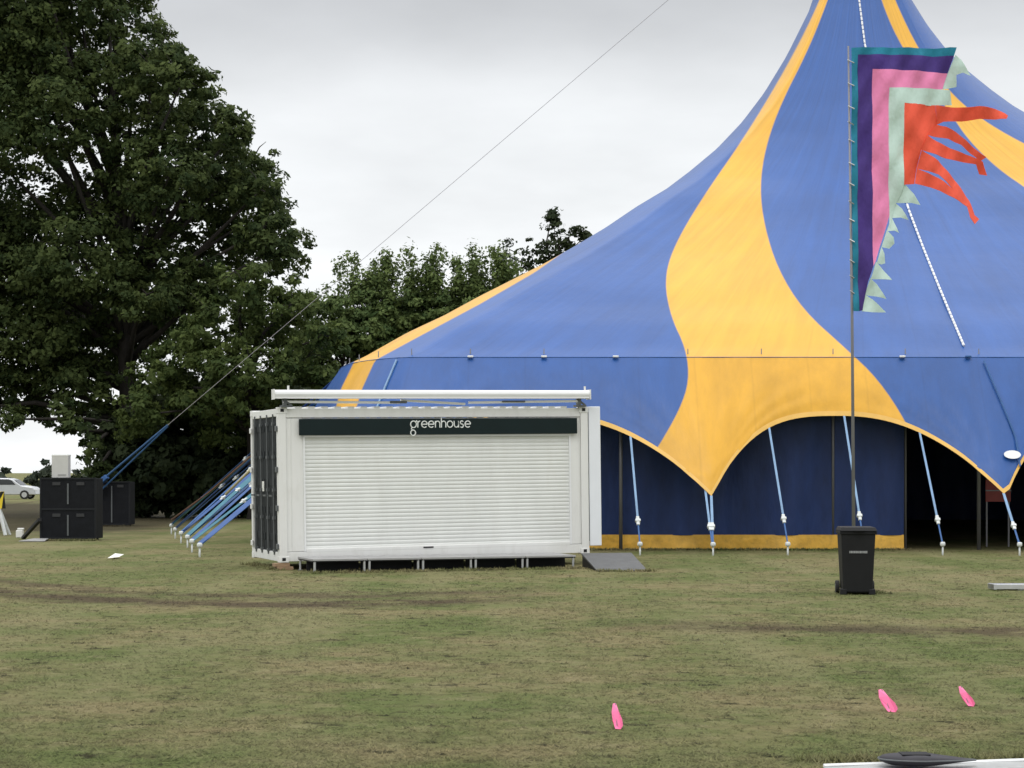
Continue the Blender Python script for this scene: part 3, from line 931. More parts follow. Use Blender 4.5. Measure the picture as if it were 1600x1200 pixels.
# fascia sign with lettering
fas = MB().box(.41, 6.24, -.055, -.012, 2.614, 2.935).build('sign_board', M['sign'], cont, bevel=.004)
def arc(cx, cy, r, a0, a1, n=14, ry=None):
    return [(cx + r * math.cos(R(a0 + (a1 - a0) * k / n)), cy + (ry or r) * math.sin(R(a0 + (a1 - a0) * k / n))) for k in range(n + 1)]
GL = {
    'g': (1.0, [arc(.5, .5, .5, 0, 360), [(.92, .86), (1.08, 1.08)], [(.25, .05), (.12, -.18), (.3, -.36)], arc(.42, -.78, .42, 60, 420)]),
    'r': (.52, [[(.06, 0), (.06, 1)], [(.06, .55)] + arc(.5, .55, .44, 170, 95, 6)]),
    'e': (1.0, [[(.03, .5), (.97, .5)] + arc(.5, .5, .48, 0, 315)]),
    'n': (.86, [[(.05, 0), (.05, 1)], [(.05, .55)] + arc(.43, .58, .38, 175, 0, 10) + [(.81, 0)]]),
    'h': (.86, [[(.05, 0), (.05, 1.5)], [(.05, .55)] + arc(.43, .58, .38, 175, 0, 10) + [(.81, 0)]]),
    'o': (1.0, [arc(.5, .5, .48, 0, 360)]),
    'u': (.86, [[(.05, 1)] + arc(.43, .42, .38, 180, 360, 10) + [(.81, 1)], [(.81, 1), (.81, 0)]]),
    's': (.70, [arc(.35, .74, .25, 30, 250, 10) + arc(.35, .25, .26, 90, -150, 10)]),
}
xh = .132; cur = 2.67
for ch in 'greenhouse':
    w, strokes = GL[ch]
    mb = MB()
    for stx in strokes:
        mb.tube([(cur + x * xh * .92, -.060, 2.752 + y * xh) for x, y in stx], .0118, 6)
    mb.build('letter', M['letter'], fas)
    cur += (w * .92 + .16) * xh
# dark doors on the left end
for k, (y0, y1) in enumerate(((.17, 1.26), (1.27, CD - .135))):
    dm = MB()
    dm.box(.035, .075, y0, y1, Z0 + .205, Z1 - .175)
    for z in (.62, 1.15, 1.7, 2.25, 2.78):                                               # pressed ribs
        dm.box(.022, .034, y0 + .08, y1 - .08, z - .07, z + .07)
    d = dm.build('door', M['door'], cont, bevel=.004)
    for yy in (y0 + .28, y1 - .28):
        rd = MB().tube([(.0, yy, Z0 + .14), (.0, yy, Z1 - .12)], .017, 8)
        for z in (.36, 1.0, 1.55, 2.2, 2.85):
            rd.box(-.022, .034, yy - .045, yy + .045, z - .03, z + .03)
        rd.build('lock_rod', M['rod'], d)
        MB().box(-.045, -.022, min(yy, yy + .26), max(yy, yy + .26), 1.42, 1.455).build('handle', M['rod'], d)
    if k == 1:
        MB().box(.012, .0205, y0 + .1, y0 + .33, 1.52, 1.72).build('sticker', M['paper'], d)
    hy = CD - .10 if k else .10
    for z in (.45, 1.2, 1.95, 2.75):
        MB().box(-.035, -.004, hy - .07, hy + .07, z - .055, z + .055).build('hinge', M['white'] if k else M['rod'], d, bevel=.01)
# awning cassette above the roof edge
aw = MB()
aw.tube([(-.10, -.10, 3.415), (6.48, -.10, 3.415)], .085, 14)
aw.box(-.10, 6.48, -.17, .02, 3.33, 3.37)
cas = aw.build('awning_cassette', M['whiteclean'], cont, smooth=False, bevel=.004)
for x in (-.115, 6.481):
    MB().box(x, x + .015 if x > 0 else x + .014, -.20, .03, 3.31, 3.51).build('end_cap', M['white'], cas)
for x in (.19, 6.40):
    MB().tube([(x, -.10, 3.49), (x, -.10, 3.58)], .022, 8).build('cap_bolt', M['white'], cas)
for p, q in (((.10, -.04, 3.27), (2.45, -.04, 3.25)), ((6.3, -.04, 3.28), (3.9, -.04, 3.25)), ((2.5, .04, 3.30), (3.85, .04, 3.225))):
    MB().bar(p, q, .05, .045).build('folding_arm', M['whiteclean'], cas)
MB().box(2.25, 2.6, -.08, -.02, 3.235, 3.285).build('arm_joint', M['rod'], cas, bevel=.01)
MB().box(4.6, 5.1, -.09, -.069, 3.255, 3.29).build('arm_joint', M['rod'], cas, bevel=.008)
for x in (.06, 6.22):
    b = MB(); b.box(x, x + .22, -.08, .10, 3.162, 3.20); b.box(x + .04, x + .10, -.09, .05, 3.20, 3.335); b.bar((x + .2, -.05, 3.2), (x + .02, -.05, 3.32), .035)
    b.build('awning_bracket', M['rod'], cas)
# white door leaf standing open at the right end
ed = MB(); ed.box(CL + .03, CL + .29, .03, .09, .30, 3.17)
ed.build('end_door', mat('cool_white', (.80, .83, .88), .4, var=.02), cont, bevel=.012)
MB().box(CL + .004, CL + .028, .05, .08, .4, 3.05).build('door_seal', M['rod'], cont)

# timber block under the corner
rot = Matrix.Rotation(YAW, 3, 'Z')
def cloc(x, y, z=0): return C0 + rot @ Vector((x, y, z))
tb = MB(); tb.box(-.02, .30, -.05, .25, 0, .065); tb.box(-.06, .24, -.02, .22, .066, .132)
o = tb.build('timber_block', M['wood'], bevel=.006); o.location = cloc(-.04, .0); o.rotation_euler = (0, 0, YAW)
tag(o, 'brown timber packing blocks under the container corner by the dark doors', 'timber block')

# ------------------------------------------------------------------ staging decks in front of the shutter
DW = 1.07
order_words = ['staging deck at the end by the dark container doors', 'second staging deck from the dark container doors', 'middle staging deck in front of the roller shutter',
               'second staging deck from the grey ramp', 'staging deck at the end beside the grey ramp']
def make_deck():
    t = thing('staging_deck', 'low grey ' + order_words[0], 'staging deck')
    MB().box(.006, DW - .006, 0, 1.20, .225, .262).build('deck_board', M['deck'], t, bevel=.004)
    MB().box(.012, DW - .012, .012, 1.19, .205, .2245).build('side_rail', M['dark'], t)
    for x in (.05, DW - .05):
        for y in (.035, 1.16):
            MB().tube([(x, y, 0), (x, y, .225)], .024, 10).box(x - .045, x + .045, y - .04, y + .04, 0, .012).build('leg', M['alu'], t)
    MB().box(.02, DW - .02, .55, .57, .0, .204).build('skirt_board', M['dark'], t)
    return t
deck0 = make_deck()
decks = [deck0]
for k in range(1, 5):
    c = deck0.copy(); COL.objects.link(c)
    for ch in deck0.children:
        d = ch.copy(); COL.objects.link(d); d.parent = c
    decks.append(c)
for k, d in enumerate(decks):
    d.location = cloc(.32 + k * DW, -1.32); d.rotation_euler = (0, 0, YAW)
    tag(d, 'low grey ' + order_words[k], 'staging deck', 'staging decks in front of the container')

# ramp
a0, a1 = Vector((1.40, 38.75, .27)), Vector((2.42, 38.95, .27))
b0, b1 = Vector((1.63, 36.75, .02)), Vector((2.60, 36.85, .02))
rp = thing('access_ramp', 'grey sloping access ramp at the right end of the container', 'ramp', (a0 + b1) / 2 * Vector((1, 1, 0)).length / math.sqrt(2) if False else Vector(((a0.x + b1.x) / 2, (a0.y + b1.y) / 2, 0)))
dn = Vector((0, 0, -.04))
MB().hexa([b0 + dn * .4, b1 + dn * .4, a1 + dn, a0 + dn, b0, b1, a1, a0]).build('ramp_plate', M['ramp'], rp, world_coords=True)
for p, q in ((a0, b0), (a1, b1)):
    s = Vector((.02, 0, 0)) if p is a0 else Vector((-.02, 0, 0))
    p2 = Vector((p.x, p.y, 0)) + s
    f = MB().add([p + dn * 1.1 + s, q + dn * .45 + s, p2, p + dn * 1.1 + s * 2, q + dn * .45 + s * 2, p2 + s], [(0, 1, 2), (3, 5, 4), (0, 3, 4, 1), (1, 4, 5, 2), (2, 5, 3, 0)])
    f.build('side_plate', M['dark'], rp, world_coords=True)

# ------------------------------------------------------------------ wheelie bin and flag
bb = ground_at(1338, 928)
wb_ = thing('wheelie_bin', 'black wheelie bin with closed lid standing before the flag pole', 'bin', bb, (0, 0, R(-4)))
def frustum(x0, x1, y0, y1, z0, X0, X1, Y0, Y1, z1):
    return [(x0, y0, z0), (x1, y0, z0), (x1, y1, z0), (x0, y1, z0), (X0, Y0, z1), (X1, Y0, z1), (X1, Y1, z1), (X0, Y1, z1)]
MB().hexa(frustum(-.225, .225, -.22, .26, .03, -.265, .265, -.30, .34, .96)).build('body', M['dark'], wb_, bevel=.025)
MB().box(-.285, .285, -.32, .36, .94, .985).build('rim', M['dark'], wb_, bevel=.012)
ld = MB(); ld.hexa(frustum(-.29, .29, -.345, .37, .988, -.26, .26, -.30, .36, 1.05)); ld.box(-.09, .09, -.38, -.33, .985, 1.01)
lid = ld.build('lid', M['dark'], wb_, bevel=.018)
MB().tube([(-.24, .43, .99), (.24, .43, .99)], .018, 8).bar((-.2, .36, .97), (-.2, .43, .99), .03).bar((.2, .36, .97), (.2, .43, .99), .03).build('handle', M['dark'], wb_)
for x in (-.27, .27):
    w = MB().tube([(x - .03, .25, .10), (x + .03, .25, .10)], .10, 18).build('wheel', M['rubber'], wb_, smooth=False, bevel=.01)
    MB().tube([(x - .034, .25, .10), (x + .034, .25, .10)], .045, 12).build('hub', M['rod'], w)
MB().tube([(-.24, .25, .10), (.24, .25, .10)], .012, 8).build('axle', M['rod'], wb_)
for x in (-.27, .17):
    MB().box(x, x + .10, -.23, -.12, .0, .09).build('foot', M['dark'], wb_, bevel=.01)
mk = MB()                                                     # pale worn strip of marking on the front, unreadable
rr = random.Random(3); x = -.135
zf = .665
yf = -.22 - .08 * (zf - .03) / .93
while x < .13:
    w = rr.uniform(.012, .024)
    mk.hexa([(x, yf - .006, zf - .018), (x + w, yf - .006, zf - .018), (x + w, yf + .002, zf - .018), (x, yf + .002, zf - .018),
             (x, yf - .009, zf + .018), (x + w, yf - .009, zf + .018), (x + w, yf - .001, zf + .018), (x, yf - .001, zf + .018)])
    x += w + .006
mk.build('marking', mat('grey_marking', (.32, .33, .34), .6), wb_)

FY = 33.0
fb = at(1334.5, 911, FY)
flag = thing('festival_flag', 'tall festival flag of teal, purple, pink, mint and orange bands on a thin pole', 'flag', (fb.x, FY, 0))
ptop = at(1325.5, 72, FY)
pm = fb + (ptop - fb) * .5; pm.x += .015
MB().tube([(fb.x, FY, -.05), (pm.x, FY, pm.z), (ptop.x, FY, ptop.z)], [.032, .024, .015], 10).build('pole', M['wire'], flag, smooth=True, world_coords=True)
def flag_pt(zx, zy, lift=0.0):
    px, py = 1240 + zx / 2.5, 40 + zy / 2.5
    X = (px - 800) / FPX * FY; Z = CAM_H - (py - HOR) / FPX * FY
    u = (px - 1332) / 60.0
    y = FY + .05 * math.sin(u * 2.4 + Z * .9) * min(1, max(0, u) + .2) + .03 * math.sin(Z * 5 + u * 6) + .02 * math.sin(Z * 9 - u * 11) + .14 * max(0, u - 1.7) * math.sin(u * 2.1 + Z * 2) - lift
    return (X, y, Z)
def cloth(name, polys, m, lift=0.0, cuts=3, label=None):
    bm = bmesh.new()
    for poly in polys:
        vs = [bm.verts.new((x, 0, -y)) for x, y in poly]
        f = bm.faces.new(vs)
        f.normal_update()
    bmesh.ops.triangulate(bm, faces=bm.faces[:])
    for _ in range(cuts):
        long_e = [e for e in bm.edges if e.calc_length() > 28]
        if not long_e: break
        bmesh.ops.subdivide_edges(bm, edges=long_e, cuts=1)
        bmesh.ops.triangulate(bm, faces=bm.faces[:])
    for v in bm.verts:
        p = flag_pt(v.co.x, -v.co.z, lift)
        v.co = Vector(p) - Vector((fb.x, FY, 0))
    bmesh.ops.recalc_face_normals(bm, faces=bm.faces[:])
    me = bpy.data.meshes.new(name); bm.to_mesh(me); bm.free()
    me.polygons.foreach_set('use_smooth', [True] * len(me.polygons))
    me.materials.append(m)
    o = bpy.data.objects.new(name, me); COL.objects.link(o); o.parent = flag
    s = o.modifiers.new('thickness', 'SOLIDIFY'); s.thickness = .006
    o.modifiers.new('edges', 'EDGE_SPLIT').split_angle = R(50)
    return o
cloth('teal_band', [[(228, 84), (420, 88), (632, 90), (622, 122), (420, 116), (252, 112), (250, 560), (252, 1000), (256, 1116), (232, 1116), (226, 600)]], M['f_teal'])
cloth('purple_band', [[(252, 112), (420, 116), (622, 122), (602, 186), (450, 176), (308, 170), (308, 560), (310, 940), (290, 1000), (268, 1112), (256, 1116), (252, 1000), (250, 560)]], M['f_purple'])
cloth('pink_band', [[(308, 170), (450, 176), (602, 186), (583, 248), (470, 244), (372, 244), (372, 520), (376, 740), (350, 830), (320, 920), (310, 940), (308, 560)]], M['f_pink'])
cloth('mint_band', [[(372, 244), (470, 244), (583, 248), (612, 252), (622, 308), (540, 312), (430, 304), (430, 480), (430, 622), (420, 660), (400, 700), (376, 790), (376, 740), (372, 520)]], M['f_mint'])
cloth('orange_field', [[(430, 304), (555, 310), (562, 384), (520, 436), (495, 490), (480, 560), (470, 620), (430, 622)]], M['f_orange'])
tails = [
    [(555, 310), (640, 319), (715, 322), (770, 338), (820, 364), (812, 378), (770, 380), (720, 370), (640, 372), (590, 372), (562, 384)],
    [(562, 384), (600, 392), (640, 412), (690, 455), (735, 498), (756, 512), (735, 526), (710, 505), (660, 462), (610, 438), (520, 430)],
    [(520, 430), (560, 450), (640, 482), (700, 505), (745, 528), (762, 582), (735, 575), (720, 538), (660, 525), (580, 512), (495, 490)],
    [(495, 490), (560, 530), (640, 610), (695, 680), (714, 735), (736, 750), (710, 774), (688, 750), (680, 700), (620, 640), (560, 585), (480, 560)],
    [(480, 560), (560, 600), (640, 655), (690, 688), (680, 706), (600, 668), (530, 635), (470, 620)],
]
for k, tl in enumerate(tails):
    cloth('tail', [tl], M['f_orange'], lift=.012 + .008 * k)
pens = [
    [(628, 118), (648, 140), (666, 172), (684, 204), (655, 190), (632, 196), (636, 240), (600, 246), (584, 246), (604, 184)],
    [(425, 612), (440, 625), (468, 660), (494, 702), (460, 694), (402, 690)],
    [(400, 688), (425, 712), (452, 758), (420, 748), (386, 750)],
    [(386, 744), (396, 770), (414, 808), (395, 800), (366, 802)],
    [(366, 798), (392, 826), (396, 850), (376, 870), (346, 864)],
    [(346, 862), (358, 890), (362, 926), (345, 932), (326, 928)],
    [(322, 922), (345, 945), (388, 992), (350, 990), (300, 992)],
    [(298, 988), (325, 1010), (362, 1068), (320, 1058), (278, 1052)],
    [(280, 1050), (310, 1070), (362, 1120), (310, 1120), (266, 1116)],
]
for pg_ in pens:
    cloth('pennant', [pg_], M['f_mint'], lift=-.012)
tie = MB()
for zy in (140, 230, 320, 380, 450, 540, 620, 690, 760, 840, 920, 980, 1040):
    p = Vector(flag_pt(229, zy)); q = fb + (ptop - fb) * ((p.z) / ptop.z)
    tie.tube([(q.x - .025, FY - .035, p.z + .02), (p.x + .03, p.y - .03, p.z - .03)], .010, 5)
tie.build('tie', M['alu'], flag, world_coords=True)

# ------------------------------------------------------------------ pink ground markers
def marker(px, top, base, lean, label, wid):
    g = ground_at(px, base)
    h = (base - top) / FPX * g.y
    t = thing('ground_marker', label, 'marker', g, group='pink ground markers')
    MB().tube([(0, 0, -.03), (lean * h * .6, .3 * h, h * .6), (lean * h, .5 * h, h)], .0035, 6).build('wire', M['wire'], t)
    w = wid / FPX * g.y
    pr = [(-.25, .04), (.35, .0), (.62, .16), (.55, .42), (.25, .72), (.06, 1.0), (-.28, .98), (-.48, .66), (-.45, .35)]
    n = len(pr)
    vs = []
    for s in (-1, 1):
        for u, z in pr:
            vs.append((lean * h * (z) + u * w * 1.35, s * .004 + .018 * math.sin(z * 7 + u * 3) + .5 * h * z, z * h))
    MB().add(vs, [tuple(range(n)), tuple(range(2 * n - 1, n - 1, -1))] + [(i, (i + 1) % n, n + (i + 1) % n, n + i) for i in range(n)]).build('ribbon', M['marker'], t)
marker(965, 1101, 1140, -.06, 'slim upright pink marker ribbon in the grass, alone below the ramp', 11)
marker(1393, 1079, 1113, -.35, 'wide slanting pink marker ribbon in the grass in line with the wheelie bin', 15)
marker(1517, 1074, 1104, -.4, 'small pink marker ribbon in the grass near the right edge', 11)

# ------------------------------------------------------------------ things at the right edge
g = ground_at(1548, 922)
pl = MB(); pl.box(0, 2.4, -.16, .16, .02, .10); pl.box(.0, .05, -.17, .17, .015, .105); pl.box(.4, .5, -.14, .14, 0, .019); pl.box(1.9, 2.0, -.14, .14, 0, .019)
o = pl.build('metal_plank', M['alu'], bevel=.006); o.location = (g.x, g.y, 0); o.rotation_euler = (0, 0, R(3))
tag(o, 'pale grey metal plank lying on the grass at the right edge', 'plank')

Yb = 12.27
tbx = (1282 - 800) / FPX * Yb
tab = thing('white_board', 'white moulded board lying on the grass in the bottom right corner', 'board', (tbx + .9, Yb - .25, 0))
bd = MB()
nx, ny = 24, 8
vs, fs = [], []
for layer in (0, 1):
    for j in range(ny + 1):
        for i in range(nx + 1):
            u, v_ = i / nx, j / ny
            x = -.9 + 2.0 * u
            y = -.5 + .75 * v_ - .12 * (2 * u - 1) ** 2 * v_
            z = .02 + (.02 + .05 * max(0, (u - .42)) * 1.6) * layer + .004 * math.sin(x * 9)
            vs.append((x, y, z))
m_ = (nx + 1) * (ny + 1)
for layer in (0, 1):
    for j in range(ny):
        for i in range(nx):
            q = [layer * m_ + j * (nx + 1) + i, layer * m_ + j * (nx + 1) + i + 1, layer * m_ + (j + 1) * (nx + 1) + i + 1, layer * m_ + (j + 1) * (nx + 1) + i]
            fs.append(tuple(q if layer else q[::-1]))
ring = [i for i in range(nx + 1)] + [j * (nx + 1) + nx for j in range(1, ny + 1)] + [ny * (nx + 1) + i for i in range(nx - 1, -1, -1)] + [j * (nx + 1) for j in range(ny - 1, 0, -1)]
for a, b in zip(ring, ring[1:] + ring[:1]):
    fs.append((a, b, m_ + b, m_ + a))
bd.add(vs, fs).build('panel', mat('scuffed_board', (.36, .37, .37), .55, var=.12, vscale=4, dirt=.5, dirt_col=(.22, .20, .17)), tab, smooth=False, bevel=.006)
MB().tube([(-.9 + 2 * u, .245 - .12 * (2 * u - 1) ** 2, .045 + .08 * max(0, u - .42)) for u in [k / 20 for k in range(21)]], .012, 6).build('rim', M['whiteclean'], tab)
MB().box(.15, 1.0, -.35, -.33, .085, .10).build('shadow_strip', M['rod'], tab)  # dark strip put in for the shadow under the board's edge
bc = at(1440, 1184, 12.1)
cs = thing('black_case', 'flat black oval case lying on the white board', 'case', (bc.x, 12.1, .072))
cs.scale = (.86, .86, .9)
cp = []
N = 28
bodyc = MB()
def oval(rx_, ry_, z):
    out = []
    for k in range(N):
        a = 2 * math.pi * k / N; c_, s_ = math.cos(a), math.sin(a)
        tp_ = 1 - .62 * max(0, c_) ** 1.3                     # narrows to the right
        out.append((rx_ * c_ * (1 + .25 * max(0, c_)), ry_ * s_ * tp_, .012 + (z - .012) * (1 - .7 * max(0, c_) ** 1.5)))
    return out
rings = [oval(.24, .12, -.012), oval(.31, .16, .012), oval(.315, .165, .03), oval(.29, .15, .05), oval(.18, .10, .062)]
bodyc.add([p for r_ in rings for p in r_], [(i * N + k, i * N + (k + 1) % N, (i + 1) * N + (k + 1) % N, (i + 1) * N + k) for i in range(len(rings) - 1) for k in range(N)] + [tuple(range(N - 1, -1, -1)), tuple((len(rings) - 1) * N + k for k in range(N))])
bodyc.build('shell', mat('black_fabric', (.018, .016, .024), .6, var=.2, vscale=12), cs, smooth=True)
zr = [(p[0] * 1.01, p[1] * 1.01, p[2]) for p in oval(.315, .165, .030)]
MB().tube(zr + zr[:1], .006, 6).build('zip_rim', M['rod'], cs)
MB().box(-.16, .05, -.09, .06, .058, .068).build('flap', M['dark'], cs, bevel=.008)

# ------------------------------------------------------------------ black equipment cases at the left
def equip_case(x0, x1, y, depth, h, label, rows):
    c = thing('equipment_case', label, 'equipment case', ((x0 + x1) / 2, y, 0), group='black equipment cases under the tree')
    w = (x1 - x0) / 2
    MB().box(-w + .02, w - .02, .02, depth, .05, h - .02).build('body', M['darkcase'], c, bevel=.01)
    ed_ = MB()
    for x in (-w, w - .05):
        ed_.box(x, x + .05, 0, .05, .04, h)
    ed_.box(-w + .051, w - .051, 0, .05, h - .05, h - .002); ed_.box(-w + .051, w - .051, 0, .05, .04, .09)
    for k in range(1, rows):
        ed_.box(-w + .051, w - .051, .002, .03, h * k / rows - .03, h * k / rows + .03)
    ed_.build('edge_frame', mat('case_edge', (.013, .0145, .017), .6, spec=.2), c, bevel=.004)
    for k in range(rows):
        za, zb = h * k / rows + .14, h * (k + 1) / rows - .16
        MB().box(-.022, .022, -.004, .018, za, zb).build('latch', M['rod'], c)
        for x in (-w * .55, w * .3):
            MB().box(x, x + .22, .004, .0185, zb - .05, zb + .04).build('handle', mat('case_handle', (.022, .023, .026), .5), c)
    for x in (-w + .15, w - .15):
        for yy in (.15, depth - .15):
            MB().tube([(x - .03, yy, .05), (x + .03, yy, .05)], .05, 12).build('castor', M['rubber'], c)
    return c
Yc = 53.3
equip_case((62 - 800) / FPX * Yc, (150 - 800) / FPX * Yc, Yc, 1.0, 1.75, 'large black equipment case with a white box on top', 2)
Yd = 67.5
equip_case((146 - 800) / FPX * Yd, (203 - 800) / FPX * Yd, Yd, 1.0, 1.58, 'smaller black equipment case standing behind the large one under the tree', 1)
p = at(95, 747, Yc + .3)
bx = thing('white_box', 'plain white box standing on the large black equipment case', 'box', (p.x, Yc + .35, 1.75))
MB().box(-.23, .23, -.15, .15, .002, .63).build('carton', mat('dull_white_card', (.56, .56, .54), .8, var=.06), bx, bevel=.006)
MB().box(-.06, .17, -.156, -.1505, .05, .10).build('label', mat('grey_label', (.35, .35, .34), .7), bx)
MB().box(-.235, .235, -.155, .155, .60, .645).build('lid', M['white'], bx, bevel=.004)

# leaning bar and grey sheet beside the large case
lb = MB().bar(ground_at(36, 842) + Vector((0, 0, .02)), at(62, 812, 53.0), .10, .08).build('metal_bar', M['dark'])
tag(lb, 'dark bar leaning on the left side of the large black case', 'bar')
g = ground_at(52, 846)
sh_ = MB().hexa([(-.32, -.3, .01), (.38, -.3, .01), (.3, .5, .05), (-.1, .5, .05), (-.32, -.3, .03), (.38, -.3, .03), (.3, .5, .07), (-.1, .5, .07)]).build('metal_sheet', M['deck'])
sh_.location = (g.x, g.y, 0)
tag(sh_, 'flat grey sheet on the ground at the foot of the large black case', 'sheet')
g = ground_at(31, 840)
bl = MB().box(-.10, .10, -.08, .08, 0, .22).box(-.06, .12, -.07, .05, .221, .28).build('concrete_block', M['white'], bevel=.02)
bl.location = g
tag(bl, 'small white block on the ground at the end of the dark bar', 'block')

# hazard barrier cut by the left edge
g = ground_at(-20, 836)
hb = thing('barrier', 'yellow and black striped barrier with white legs at the left edge', 'barrier', g)
sx = FPX / g.y
for sgn in (-1, 1):
    for x in (.42, -.42):
        MB().bar((x - .10, -.02, .95), (x + .2, sgn * .25, .0), .085, .06).build('leg', M['ratchet'], hb)
bp = MB().box(-.6, .53, -.07, -.03, .80, 1.32).build('board', M['hazard'], hb, bevel=.005)
sm = MB()
for k in range(4):
    x = -.5 + k * .32
    sm.prism([(x, .803), (x + .12, .803), (min(x + .40, .528), 1.317), (min(x + .28, .528), 1.317)], -.075, -.0705)
sm.build('stripe', M['dark'], bp)

# litter
g = ground_at(180, 873)
lt = MB().add([(-.13, -.2, .02), (.13, -.22, .05), (.16, .16, .09), (-.08, .2, .03), (0, 0, .12)], [(0, 1, 4), (1, 2, 4), (2, 3, 4), (3, 0, 4), (3, 2, 1, 0)]).build('litter', M['paper'])
lt.location = g; tag(lt, 'scrap of crumpled white paper on the grass in front of the black cases', 'litter')

# ------------------------------------------------------------------ parked car far left
Yk = 136.0
cx = (12 - 800) / FPX * Yk
car = thing('parked_car', 'silver estate car parked on the far field at the left edge', 'car', (cx, Yk, 0))
prof_ = [(-2.15, .30), (-2.2, .75), (-2.1, 1.0), (-1.85, 1.42), (-1.5, 1.5), (.25, 1.48), (.55, 1.40), (1.15, .98), (1.95, .86), (2.15, .70), (2.2, .32)]
bm_ = MB().prism(prof_, -.85, .85)
cb = bm_.build('body', M['car'], car, bevel=.06)
MB().prism([(-1.75, 1.02), (-1.68, 1.36), (-.75, 1.42), (-.75, 1.02)], -.862, -.852).build('window', M['glass'], cb)
MB().prism([(-.68, 1.02), (-.68, 1.42), (.3, 1.40), (.5, 1.33), (.78, 1.02)], -.862, -.852).build('window', M['glass'], cb)
wsd = MB().add([(.66, -.75, 1.385), (1.16, -.78, 1.005), (1.16, .78, 1.005), (.66, .75, 1.385)], [(0, 1, 2, 3)]).build('windscreen', M['glass'], cb)
for x in (-1.35, 1.4):
    for y in (-.80, .80):
        w = MB().tube([(x, y - .09, .32), (x, y + .09, .32)], .32, 20).build('wheel', M['rubber'], car)
        MB().tube([(x, y - .095, .32), (x, y + .095, .32)], .19, 14).build('rim', M['alu'], w)
for y in (-.6, .6):
    MB().box(2.08, 2.19, y - .17, y + .17, .60, .72).build('headlight', M['whiteclean'], car, bevel=.02)
    MB().box(-2.23, -2.1, y - .12, y + .12, .70, .92).build('tail_light', M['red'], car, bevel=.01)
MB().box(-1.6, .2, -.62, -.56, 1.53, 1.56).box(-1.6, .2, .56, .62, 1.53, 1.56).build('roof_rail', M['rod'], car)

# ------------------------------------------------------------------ trees
def leaf_quads(lobes, rng_, leaf, per_area=1.0, n_leaf=46, shell=.5, spiky=0.0):
    C, N, T = [], [], []
    for c, r in lobes:
        c = np.array(c); r = np.array(r if hasattr(r, '__len__') else (r, r, r), float)
        rm = r.mean()
        ncl = max(6, int(per_area * 9.0 * rm ** 2))
        d = rng_.standard_normal((ncl, 3)); d /= np.linalg.norm(d, axis=1)[:, None]
        f = shell + (1.04 - shell) * rng_.random(ncl) ** .6
        # bumpy lobe surface
        bump = 1 + .13 * np.sin(d[:, 0] * 5 + c[0]) * np.sin(d[:, 1] * 4 + c[1]) + .13 * np.sin(d[:, 2] * 6 + c[2]) + .07 * rng_.standard_normal(ncl)
        cc = c + d * r * (f * bump)[:, None]
        cr = np.clip(.20 * rm, .32, .75) * (.6 + .8 * rng_.random(ncl))
        tone = np.clip(.45 + .25 * rng_.standard_normal(ncl), 0, 1)
        k = n_leaf
        off_ = rng_.standard_normal((ncl, k, 3)); off_ /= np.linalg.norm(off_, axis=2)[..., None]
        off_ *= (rng_.random((ncl, k, 1)) ** .45)
        off_ = off_ * cr[:, None, None] * np.array([1.25, 1.25, .75 + spiky])
        pos = cc[:, None] + off_
        nn = .5 * d[:, None] + .6 * off_ / cr[:, None, None] + np.array([0, -.1, .45]) + .5 * rng_.standard_normal((ncl, k, 3))
        C.append(pos.reshape(-1, 3)); N.append(nn.reshape(-1, 3))
        T.append(np.clip(np.repeat(tone, k) + .16 * rng_.standard_normal(ncl * k), 0, 1))
    C = np.vstack(C); N = np.vstack(N); T = np.concatenate(T)
    N /= np.linalg.norm(N, axis=1)[:, None]
    a = rng_.standard_normal(C.shape)
    t = np.cross(N, a); t /= np.linalg.norm(t, axis=1)[:, None]
    b = np.cross(N, t)
    s = leaf * (.4 + .95 * rng_.random(len(C)) ** 1.3)[:, None]
    V = np.stack([C - t * s, C + b * s * .55, C + t * s, C - b * s * .55], 1)
    return V.reshape(-1, 3), np.arange(len(C) * 4).reshape(-1, 4), T

def px_lobe(px, py, rpx, Y, dy=0.0, squash=1.0):
    s = FPX / Y
    p = at(px, py, Y)
    r = rpx / s
    return ((p.x, p.y + dy, p.z), (r, r * 1.0, r * squash))

